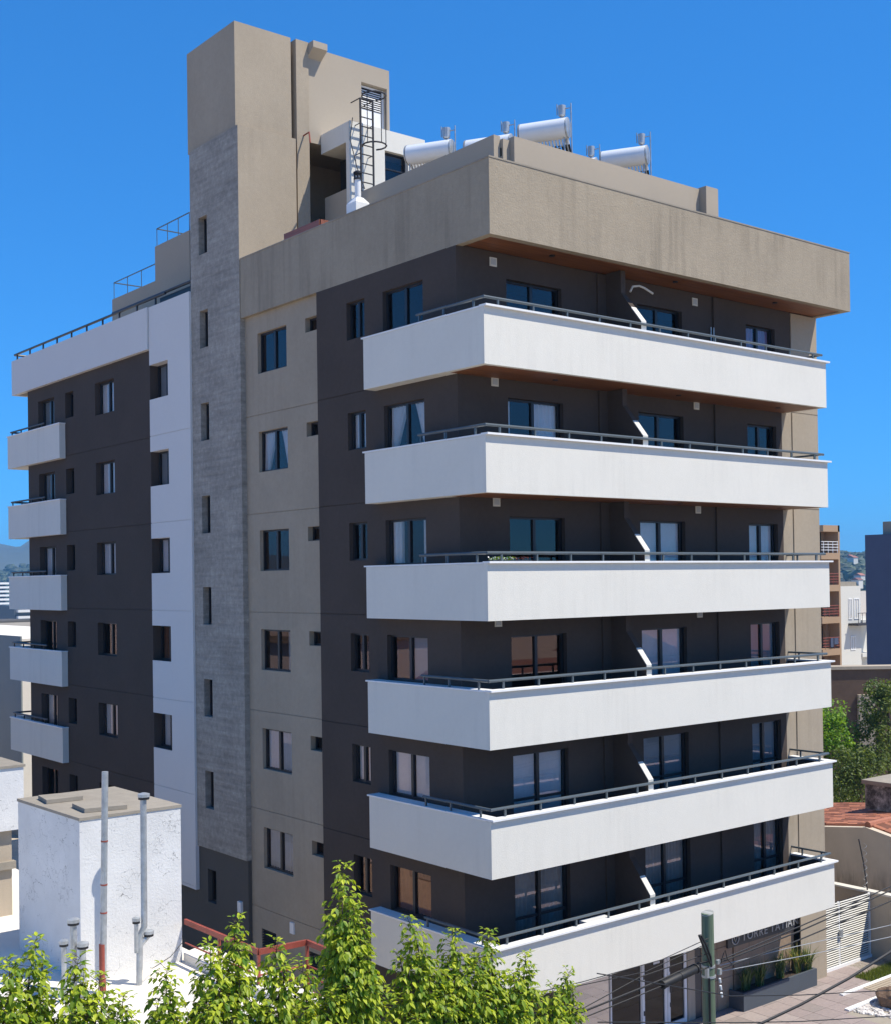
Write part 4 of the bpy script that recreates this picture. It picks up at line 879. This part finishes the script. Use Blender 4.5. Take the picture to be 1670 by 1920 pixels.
# ------------------------------------------------------------------ far left
pw = thing('grey_party_wall_building', (8, 45, -2), 'plain building with grey green side wall at the left edge', 'building')
MB().box(3.95, 11, 38.7, 62, -3, 8.5).build('wall', 'deckwhite', pw); MB().box(3.88, 3.95, 38.7, 62, -3, 8.62).build('side_wall', 'greengrey', pw)
bh = thing('brick_house', (-3, 34, -2), 'small house with orange brick front at the far end of the passage', 'house')
MB().box(-8, -1.5, 33, 40, -3, 1.2).build('wall', 'rooftile', bh); MB().prism([(-8.2, 32.8, 1.2), (-1.2, 32.8, 1.2), (-4.7, 32.8, 2.2)], (0, 7.5, 0)).build('roof', 'rooftile', bh)
wh = thing('white_low_building', (30, 112, -2), 'low white building with dark windows beyond the left balconies', 'building')
MB().box(27.3, 40, 108.5, 122, -6, 6.6).build('wall', 'paint_white', wh)
for i in range(6): winbox(wh, 28 + i * 1.6, 29.2 + i * 1.6, 108.45, 4.9, 5.7, 'metal')
boxobj('roof_slab', 26.9, 40.2, 108, 122.2, 6.6, 6.85, 'slabgrey', wh)
lb = thing('pale_blue_building', (95, 285, -5), 'pale blue flat roofed building at the far left', 'building')
MB().box(80, 95.5, 277, 295, -20, 2.0).build('wall', 'panel', lb); boxobj('roof_slab', 79.6, 95.9, 276.6, 295, 2.0, 2.8, 'grey', lb)
for i in range(5): winbox(lb, 81 + i * 2.9, 83 + i * 2.9, 276.9, -1.4, .6, 'metal')
bc = thing('balconied_block', (215, 590, -30), 'grey block with stacked pale balconies far behind', 'apartment building')
MB().box(199, 225, 575, 600, -50, 1.5).build('wall', 'planter', bc)
for i in range(8): boxobj('balcony', 200, 225, 572.5, 575, -1.6 - i * 3.0, -.4 - i * 3.0, 'panel', bc)
tr = thing('white_tower_block', (295, 890, -40), 'far white tower block with dark banded floors at the left edge', 'tower block')
MB().box(275, 303.5, 879, 900, -60, 14).build('core', 'planter', tr); boxobj('penthouse', 280, 300, 881, 898, 14, 21, 'paint_white', tr)
for i in range(16): boxobj('floor_band', 274, 305.5, 876, 902, 12.5 - i * 2.9, 13.9 - i * 2.9, 'paint_white', tr)
lt_ = random.Random(4)
# hills
def hill(name, a0, a1, r0, r1, hh, mat, seed, base=-45, freq=9.0):
    n, mm = 90, 26; b = MB(); idx = []
    for j in range(mm + 1):
        t = j / mm; r = r0 + (r1 - r0) * t; row = []
        for i in range(n + 1):
            s = i / n; a = R(a0 + (a1 - a0) * s); x, y = r * math.sin(a), r * math.cos(a)
            env = math.sin(math.pi * min(1, t * 1.02)) ** .8 * min(1, 6 * s, 6 * (1 - s)) ** .7
            nz = 0.72 + .32 * mnoise.fractal(Vector((x / r0 * freq + seed, y / r0 * freq, seed)), .9, 2.1, 5) + .06 * mnoise.noise(Vector((x / r0 * 60, y / r0 * 60, seed)))
            row.append(len(b.v)); b.v.append((x, y, base + (hh - base) * env * nz))
        idx.append(row)
    for j in range(mm):
        for i in range(n): b.f.append((idx[j][i], idx[j][i + 1], idx[j + 1][i + 1], idx[j + 1][i]))
    return struct(b.build(name, mat, None, True))
hill('mountains', -40, 42, 2600, 4000, 185, 'mount', 3.3)
hill('hills', -30, 30, 1500, 2300, 62, 'hill', 7.1, -45)
hill('hills', 38, 85, 900, 1900, 42, 'hill', 1.7, -8)

def hill_cover(n, a0, a1, r0, r1, seed):
    r = random.Random(seed); dg = bpy.context.evaluated_depsgraph_get(); b = MB()
    for i in range(n):
        a = R(r.uniform(a0, a1)); rr = r.uniform(r0, r1); x, y = rr * math.sin(a), rr * math.cos(a)
        ok, loc, nn, idx, ob, mx_ = scn.ray_cast(dg, Vector((x, y, 400)), Vector((0, 0, -1)))
        if not ok: continue
        s_ = r.uniform(3, 7); k = len(b.v); m_ = 7
        for j, (f, zz) in enumerate(((1.0, -.2), (1.05, .5), (.7, 1.0))):
            for q in range(m_): t_ = 6.283 * q / m_ + j * .4; b.v.append((x + s_ * f * math.cos(t_) * r.uniform(.75, 1.2), y + s_ * f * math.sin(t_) * r.uniform(.75, 1.2), loc.z + s_ * zz * r.uniform(.8, 1.15)))
        for j in range(2):
            for q in range(m_): p_ = (q + 1) % m_; b.f.append((k + j * m_ + q, k + j * m_ + p_, k + (j + 1) * m_ + p_, k + (j + 1) * m_ + q))
        b.f.append(tuple(k + 2 * m_ + q for q in range(m_)))
    stuff(b.build('hillside_trees', 'hilltree'))
M['hilltree'] = tile_mat('hillside foliage', (0.045, 0.062, 0.026), 0.6)
bpy.context.view_layer.update()
hill_cover(1500, 50, 62, 930, 1500, 3); hill_cover(1500, 8, 28, 1520, 1900, 4)
hr2 = random.Random(9); dg = bpy.context.evaluated_depsgraph_get()
for i in range(11):
    a = R(hr2.uniform(55.6, 58.2)); rr = hr2.uniform(930, 1300); x, y = rr * math.sin(a), rr * math.cos(a); ok, loc, *_ = scn.ray_cast(dg, Vector((x, y, 400)), Vector((0, 0, -1)))
    h_ = thing('hillside_house', loc, 'tiny pale house on the far wooded hillside by the blue building', 'house', 'houses on the far hillside'); w_ = hr2.uniform(2, 3.6)
    boxobj('wall', x - w_, x + w_, y - 3, y + 3, loc.z - 2, loc.z + 4.2, 'cream', h_); MB().prism([(x - w_ - .4, y - 3.4, loc.z + 4.2), (x - w_ - .4, y + 3.4, loc.z + 4.2), (x - w_ - .4, y, loc.z + 6.0)], (2 * w_ + .8, 0, 0)).build('roof', 'rooftile', h_)

# ------------------------------------------------------------------ street maples
def shoot(b, stem, tip, base, r, dens=1.0, big=1.0):
    tip, base = Vector(tip), Vector(base); ax = base - tip; L = ax.length; ax.normalize()
    bend = Vector((r.uniform(-.12, .12), r.uniform(-.12, .12), 0)) * L
    pos = lambda f: tip + ax * L * f + bend * math.sin(math.pi * f) * .6
    stem.tube([pos(1), pos(.6), pos(.3), pos(0.02)], [.022, .014, .009, .004], 5)
    s = 0.0; a = r.random() * 6.28
    while s < L:
        f = s / L; a += 1.57 + r.uniform(-.5, .5); q = pos(f)
        for side in (0, math.pi):
            if r.random() < .06: continue
            aa = a + side + r.uniform(-.4, .4); reach = (.04 + min(.27, .03 + .27 * s)) * r.uniform(.5, 1.35) * big
            out = Vector((math.cos(aa), math.sin(aa), 0)); el = .75 - .75 * min(1, s / .5)
            e = q + out * reach + Vector((0, 0, reach * el))
            stem.tube([q, e], .0035, 3, caps=False)
            nl = r.choice((3, 3, 5, 5)) if s > .08 else 3
            sc = (.72 + .38 * min(1, s / .4)) * r.uniform(.85, 1.2) * big
            for m_ in range(nl):
                back = (m_ // 2) * .055 * sc; sd_ = 0 if m_ == 0 else (1 if m_ % 2 else -1)
                perp = Vector((-out.y, out.x, 0))
                d = out * (1.0 - .35 * abs(sd_)) + perp * sd_ * .8 + Vector((0, 0, -r.uniform(.35, 1.3) if s > .12 else r.uniform(-.5, .6))) + Vector((r.uniform(-.25, .25), r.uniform(-.25, .25), 0))
                leaf_geo(b, e - out * (back if m_ else 0), d, Vector((0, 0, 1)), .104 * sc * r.uniform(.65, 1.25), .055 * sc * r.uniform(.8, 1.2), r.uniform(.1, .5))
        s += r.uniform(.030, .050) / dens
def maple(name, label, base, crown_c, crown_r, tips, nfill, seed, low):
    r = random.Random(seed); t = thing(name, base, label, 'tree', 'maples along the street')
    lf, st = MB(), MB()
    for (tp, ln) in tips:
        tp = Vector(tp); cc = Vector(crown_c); hx = (cc - tp); hx.z = 0
        shoot(lf, st, tp, tp + Vector((hx.x * .10 + r.uniform(-.12, .12), hx.y * .15 + r.uniform(-.1, .1), -ln)), r, 1.15)
        for q in range(7):                                    # side shoots that widen the spire downwards
            f = .22 + .11 * q; a = q * 2.4 + r.uniform(-.5, .5); o = Vector((math.cos(a), math.sin(a), 0)) * (.07 + .055 * q)
            tq = tp + Vector((0, 0, -ln * f)) + o; shoot(lf, st, tq, tp + Vector((0, 0, -ln * (f + .45))), r, .9)
    for i in range(nfill * 4):
        a = r.random() * 6.28; rr = math.sqrt(r.random()); x = crown_c[0] + crown_r[0] * rr * math.cos(a); y = crown_c[1] + crown_r[1] * rr * math.sin(a)
        z = crown_c[2] + crown_r[2] * math.sqrt(max(0, 1 - rr * rr)) * r.uniform(.35, 1.0) + low(x)
        d = Vector((x - crown_c[0], y - crown_c[1], 0)) * .28
        shoot(lf, st, (x, y, z), (x - d.x, y - d.y, z - r.uniform(.7, 1.2)), r, .95, 1.08)
    for i in range(nfill):                               # drooping lower twigs
        a = r.random() * 6.28; x = crown_c[0] + crown_r[0] * .95 * math.cos(a); y = crown_c[1] + crown_r[1] * .95 * math.sin(a); z = crown_c[2] - r.uniform(0, crown_r[2]) + low(x)
        shoot(lf, st, (x, y, z), (crown_c[0] + (x - crown_c[0]) * .4, crown_c[1] + (y - crown_c[1]) * .4, z + .5), r, .8, 1.1)
    stuff(lf.build('crown', 'leaf', t)); stuff(st.build('twigs', 'bark', t))
    tk = MB(); bz = Vector(base); cc = Vector(crown_c); tk.tube([bz, bz + Vector((.06, .03, 1.2)), bz + Vector((.0, .1, 2.6)), Vector((cc.x, cc.y, cc.z - .2))], [.17, .13, .115, .07], 12); tk.build('trunk', 'bark', t, True)
    lm = MB()
    for i in range(7):
        a = i * .9 + r.uniform(-.3, .3); f = Vector((math.cos(a) * crown_r[0] * .7, math.sin(a) * crown_r[1] * .7, r.uniform(.3, 1.0) * crown_r[2] + low(cc.x + math.cos(a) * crown_r[0] * .7)))
        lm.tube([bz + Vector((0, .1, 2.4 + .12 * i)), bz + Vector((f.x * .5, f.y * .5 + .05, 3.3 + .1 * i)), cc + f], [.06, .045, .015], 7)
    lm.build('limb', 'bark', t, True)
maple('street_maple', 'leafy bright green maple nearest the left edge, under the tank block', (-12.6, -7.0, G0), (-12.6, -7.0, 4.7), (1.35, 1.0, 1.0),
      [((-13.16, -7.0, 6.91), 1.3), ((-12.82, -6.95, 7.06), 1.4), ((-12.38, -7.05, 6.80), 1.1), ((-12.11, -7.0, 6.51), 1.0), ((-11.85, -7.05, 6.24), .9), ((-13.5, -7.1, 6.4), 1.0), ((-12.6, -7.4, 6.3), 1.0)], 55, 21, lambda x: .25)
maple('street_maple', 'leafy bright green maple with the tallest spire of shoots, in the middle of the row', (-9.6, -7.0, G0), (-9.75, -7.0, 4.3), (1.85, 1.15, 1.0),
      [((-11.27, -7, 6.43), 1.1), ((-10.68, -7, 6.62), 1.2), ((-10.32, -6.95, 6.83), 1.4), ((-9.75, -7.05, 6.47), 1.1), ((-8.64, -6.9, 7.23), 1.9), ((-9.37, -7, 6.12), 1.0), ((-8.58, -7.15, 6.75), 1.5), ((-8.75, -7.1, 6.4), 1.2), ((-9.05, -7.3, 5.75), 1.0), ((-10.9, -7.3, 6.0), 1.0), ((-8.4, -7.0, 6.3), 1.2)], 52, 22, lambda x: .12 - .15 * (x + 9.75))
maple('street_maple', 'leafy bright green maple at the right end of the row, before the lowest balcony', (-6.2, -7.0, G0), (-6.3, -7.0, 3.55), (1.75, 1.15, 1.0),
      [((-7.63, -7, 6.38), 1.5), ((-6.85, -7, 6.06), 1.3), ((-6.18, -7, 5.9), 1.3), ((-6.54, -7.1, 5.66), 1.1), ((-5.45, -7, 5.45), 1.1), ((-4.57, -7, 4.99), 1.1), ((-7.2, -7.2, 5.6), 1.1), ((-5.9, -7.2, 5.3), 1.0), ((-5.0, -7.1, 4.9), .9), ((-7.5, -7.1, 5.9), 1.2)], 50, 23, lambda x: .1 - .28 * (x + 6.3))

# garden trees at the right
def bushy(name, label, base, c, rad, n, leaf, mat, seed):
    r = random.Random(seed); t = thing(name, base, label, 'tree', 'garden trees behind the terracotta roof'); b = MB(); cl = []
    for i in range(46):
        a, ph = r.random() * 6.28, math.acos(r.uniform(-.8, 1)); rr = r.uniform(.55, 1.0)
        cl.append((Vector((c[0] + rad[0] * rr * math.sin(ph) * math.cos(a), c[1] + rad[1] * rr * math.sin(ph) * math.sin(a), c[2] + rad[2] * rr * math.cos(ph))), r.uniform(.35, .75)))
    for i in range(n):
        p, s = r.choice(cl); o = Vector((r.gauss(0, 1), r.gauss(0, 1), r.gauss(0, .8))); o.normalize(); q = p + o * s * r.uniform(.55, 1.05)
        d = Vector((r.uniform(-1, 1), r.uniform(-1, 1), r.uniform(-1, .4))); leaf_geo(b, q, d, Vector((r.uniform(-.4, .4), r.uniform(-.4, .4), 1)), leaf * r.uniform(.7, 1.3), leaf * .6, .3)
    stuff(b.build('crown', mat, t)); tk = MB(); tk.tube([base, (base[0], base[1], c[2] - .3), (c[0], c[1], c[2] + rad[2] * .5)], [.16, .11, .04], 8)
    for i in range(6): p = cl[i * 5][0]; tk.tube([(base[0], base[1], c[2] - rad[2] * .6), p], [.05, .015], 5)
    tk.build('trunk', 'bark', t, True)
bushy('garden_tree', 'bright green garden tree right beside the building edge, below the brown wall', (34.2, 14.6, G0), (34.2, 14.6, 3.0), (1.75, 1.6, 2.0), 5200, .17, 'leafA', 31)
bushy('garden_tree', 'dull olive garden tree cut by the right edge of the picture', (36.6, 12.6, G0), (36.4, 12.6, 3.4), (2.1, 1.9, 2.5), 7500, .17, 'leafB', 32)
bushy('garden_tree', 'dark low garden tree in front of the brighter ones', (33.4, 12.2, G0), (33.4, 12.2, 1.6), (1.8, 1.4, 1.5), 5000, .15, 'leafB', 33)

# ------------------------------------------------------------------ utility pole and cables
up = thing('utility_pole', (-.62, -6.5, G0), 'green treated timber utility pole with sawn top in front of the entrance', 'utility pole')
MB().tube([(-.62, -6.5, G0 - .2), (-.64, -6.5, 5.1)], .125, 18, .108).build('pole', 'polewood', up, True)
MB().prism([(-.64 + .109 * math.cos(R(a)), -6.5 + .109 * math.sin(R(a)), 5.1 + .03 * math.cos(R(a))) for a in range(0, 360, 20)], (0, 0, .012)).build('pole_top', 'endgrain', up)
b = MB(); b.tube([(-.64, -6.5, 4.16), (-.64, -6.5, 4.2)], .122, 16); b.tube([(-.63, -6.5, 3.98), (-.63, -6.5, 4.02)], .124, 16); b.build('clamp_band', 'galv', up, True)
for q in ((-.51, -.45, -6.65, -6.59, 4.02, 4.12), (-.81, -.76, -6.62, -6.56, 4.02, 4.18), (-.5, -.42, -6.6, -6.55, 4.19, 4.26)): boxobj('bracket', *q, 'galv', up)
b = MB(); b.tube([(-.75, -6.61, 4.0), (-.75, -6.62, -1)], .02, 6); b.build('down_cable', 'black', up)
for i in range(3):
    b = MB(); b.tube([(-.48 + .02 * i, -6.62, 3.95 - .13 * i), (-.46 + .02 * i, -6.62, 3.87 - .13 * i)], [.022, .018], 8); b.build('insulator', 'steel_white', up)
def cable(pts, r, label, sag=.06, mat='black'):
    P = [Vector(p) for p in pts]; out = []
    for i in range(len(P) - 1):
        n = 8; d = (P[i + 1] - P[i]).length
        for k in range(n): f = k / n; q = P[i].lerp(P[i + 1], f); q.z -= sag * .01 * d * d * 4 * f * (1 - f) * .25; out.append(q)
    out.append(P[-1]); tag(MB().tube(out, r, 6).build('overhead_cable', mat, None, True), label, 'cable', 'overhead cables at the pole')
cable([(-.4, -6.6, 4.26), (2.09, -6.5, 4.37), (5.22, -6.5, 4.61), (24, -6.4, 6.2)], .014, 'upper of the two close black cables rising right from the pole')
cable([(-.4, -6.6, 4.22), (2.09, -6.5, 4.28), (5.22, -6.5, 4.53), (24, -6.4, 6.0)], .016, 'lower of the two close black cables rising right from the pole')
cable([(-.45, -6.6, 4.1), (1.74, -6.5, 4.1), (5.21, -6.5, 4.31), (24, -6.4, 5.6)], .015, 'single black cable crossing the white slats just below the close pair')
cable([(-.38, -6.55, 4.14), (1.5, -6.5, 4.04), (5.19, -6.5, 3.82), (24, -6.4, 3.0)], .007, 'upper thin grey wire right of the pole, across the planter plants', .06, 'galv')
cable([(-.45, -6.55, 4.04), (2.41, -6.5, 3.77), (5.19, -6.5, 3.58), (24, -6.4, 2.4)], .007, 'lower thin grey wire right of the pole, nearest the planter', .06, 'galv')
cable([(-.75, -6.6, 4.70), (-1.86, -6.5, 4.53), (-3.78, -6.5, 4.56), (-16, -6.4, 5.2)], .008, 'topmost thin cable running left from the pole')
cable([(-.75, -6.6, 4.62), (-2.26, -6.5, 4.41), (-3.78, -6.5, 4.51), (-16, -6.4, 5.1)], .008, 'second thin cable running left from the pole, crossing the topmost one')
cable([(-.75, -6.6, 4.44), (-2.4, -6.5, 4.35), (-3.73, -6.5, 4.14), (-16, -6.4, 3.6)], .010, 'thin cable left of the pole just above the black splice case')
cable([(-.75, -6.6, 4.3), (-.98, -6.5, 4.28), (-1.89, -6.5, 4.19), (-3.79, -6.5, 4.08), (-16, -6.4, 3.5)], .018, 'thick cable carrying the black splice case left of the pole')
cable([(-.75, -6.6, 4.2), (-3.79, -6.5, 3.98), (-16, -6.4, 3.3)], .012, 'lowest cable left of the pole, under the splice case')
cable([(-6, -9.0, 4.2), (-2.5, -9.0, 4.26), (-1.48, -9.0, 4.32), (-.17, -9.0, 4.45), (1.1, -9.0, 4.64), (12, -9, 6.6)], .024, 'thickest black cable sweeping diagonally over the paving', .0)
cable([(-6, -9.0, 5.75), (-3.19, -9.0, 4.83), (-1.48, -9.0, 4.47), (1.08, -9.0, 3.99), (12, -9, 2.2)], .008, 'thin black wire level over the paving beside the planter', .0)
cable([(-6, -9.0, 5.1), (-3.07, -9.0, 4.41), (-1.49, -9.0, 4.06), (1.06, -9.0, 3.56), (12, -9, 1.4)], .008, 'thin black wire lowest over the paving at the bottom edge', .0)
spc = thing('splice_case', (-1.45, -6.5, 4.2), 'black ribbed cylindrical splice case hanging on the cable left of the pole', 'splice case')
p0, p1 = Vector((-1.93, -6.56, 4.13)), Vector((-1.02, -6.56, 4.22)); dv = (p1 - p0)
MB().tube([p0, p0 + dv * .06, p0 + dv * .94, p1], [.055, .072, .072, .05], 14).build('case', 'black', spc, True)
for f in (.0, .5, .97): MB().tube([p0 + dv * f, p0 + dv * (f + .03)], .08, 14).build('rib', 'black', spc, True)
lp = [(-.72, -6.62, 4.25), (-.92, -6.66, 4.55), (-1.07, -6.66, 4.83), (-1.02, -6.66, 4.82), (-.86, -6.64, 4.62), (-.72, -6.62, 4.38), (-.7, -6.62, 4.2)]
tag(MB().tube(lp, .02, 6).build('cable_loop', 'black', None, True), 'doubled black cable loop sticking up on the left of the pole', 'cable')
tag(MB().tube([(-.45, -6.62, 4.2), (-.38, -6.64, 4.38), (-.34, -6.64, 4.42), (-.3, -6.64, 4.3), (-.26, -6.62, 4.24), (-.1, -6.6, 4.12)], .008, 5).build('cable_loop', 'black', None, True), 'small thin wire loop on the right of the pole', 'cable')

# houses across the street (seen only in the panes)
for i, (x, wd, h, hc) in enumerate(((-6, 12, 5.5, 'cream'), (8, 11, 4.2, 'beige'), (21, 13, 6.0, 'deckwhite'), (36, 12, 4.4, 'cream'), (50, 14, 6.5, 'beige'))):
    oh = thing('street_house', (x + wd / 2, -39, G0), ('cream', 'tan', 'tall white', 'pale', 'tall beige')[i] + ' house with terracotta roof across the street', 'house', 'houses across the street')
    boxobj('wall', x, x + wd, -46, -32, G0, G0 + h, hc, oh)
    MB().prism([(x - .4, -31.6, G0 + h), (x - .4, -46.4, G0 + h), (x - .4, -39, G0 + h + 2.2)], (wd + .8, 0, 0)).build('roof', 'rooftile', oh)
    for q in range(3): boxobj('window', x + 1.5 + q * 3.4, x + 3 + q * 3.4, -32.0, -31.93, G0 + 1.1, G0 + 2.5, 'metal', oh)
# air between here and the mountains
hz = bpy.data.materials.new('haze air'); hz.use_nodes = True; nt = hz.node_tree; nt.nodes.remove(nt.nodes['Principled BSDF'])
pvn = nt.nodes.new('ShaderNodeVolumePrincipled'); pvn.inputs['Color'].default_value = (0.25, 0.6, 1.0, 1); pvn.inputs['Density'].default_value = HAZE; pvn.inputs['Anisotropy'].default_value = 0.0
nt.links.new(pvn.outputs[0], nt.nodes['Material Output'].inputs['Volume'])
o = MB().box(-5200, 5200, -900, 5200, -75, 190).build('haze', hz); stuff(o); o.display_type = 'WIRE'

# houses behind the neighbour, left of the frame (seen in the side panes)
for i, (x, y, wx, wy, h, hc) in enumerate(((-27, 13, 15, 7, 7.5, 'cream'), (-26, 23, 17, 9, 9.5, 'paint_white'), (-24, 36, 14, 10, 7.0, 'cream'), (-22, 50, 16, 12, 12.0, 'cream'))):
    oh = thing('side_house', (x + wx / 2, y, G0), ('cream gabled', 'tall white flat roofed', 'wide cream gabled', 'tallest cream flat roofed')[i] + ' house in the row behind the low white neighbour', 'house', 'houses behind the neighbour')
    boxobj('wall', x, x + wx, y, y + wy, G0, G0 + h, hc, oh)
    if i % 2 == 0: MB().prism([(x - .4, y - .4, G0 + h), (x - .4, y + wy + .4, G0 + h), (x - .4, y + wy / 2, G0 + h + 1.8)], (wx + .8, 0, 0)).build('roof', 'rooftile', oh)
    else: boxobj('roof_slab', x - .2, x + wx + .2, y - .2, y + wy + .2, G0 + h, G0 + h + .3, 'slabgrey', oh)
    for q in range(2):
        for zz in range(int(h / 3)): boxobj('window', x + wx, x + wx + .06, y + 1 + q * wy * .5, y + 2.3 + q * wy * .5, G0 + 1 + zz * 2.9, G0 + 2.3 + zz * 2.9, 'metal', oh)
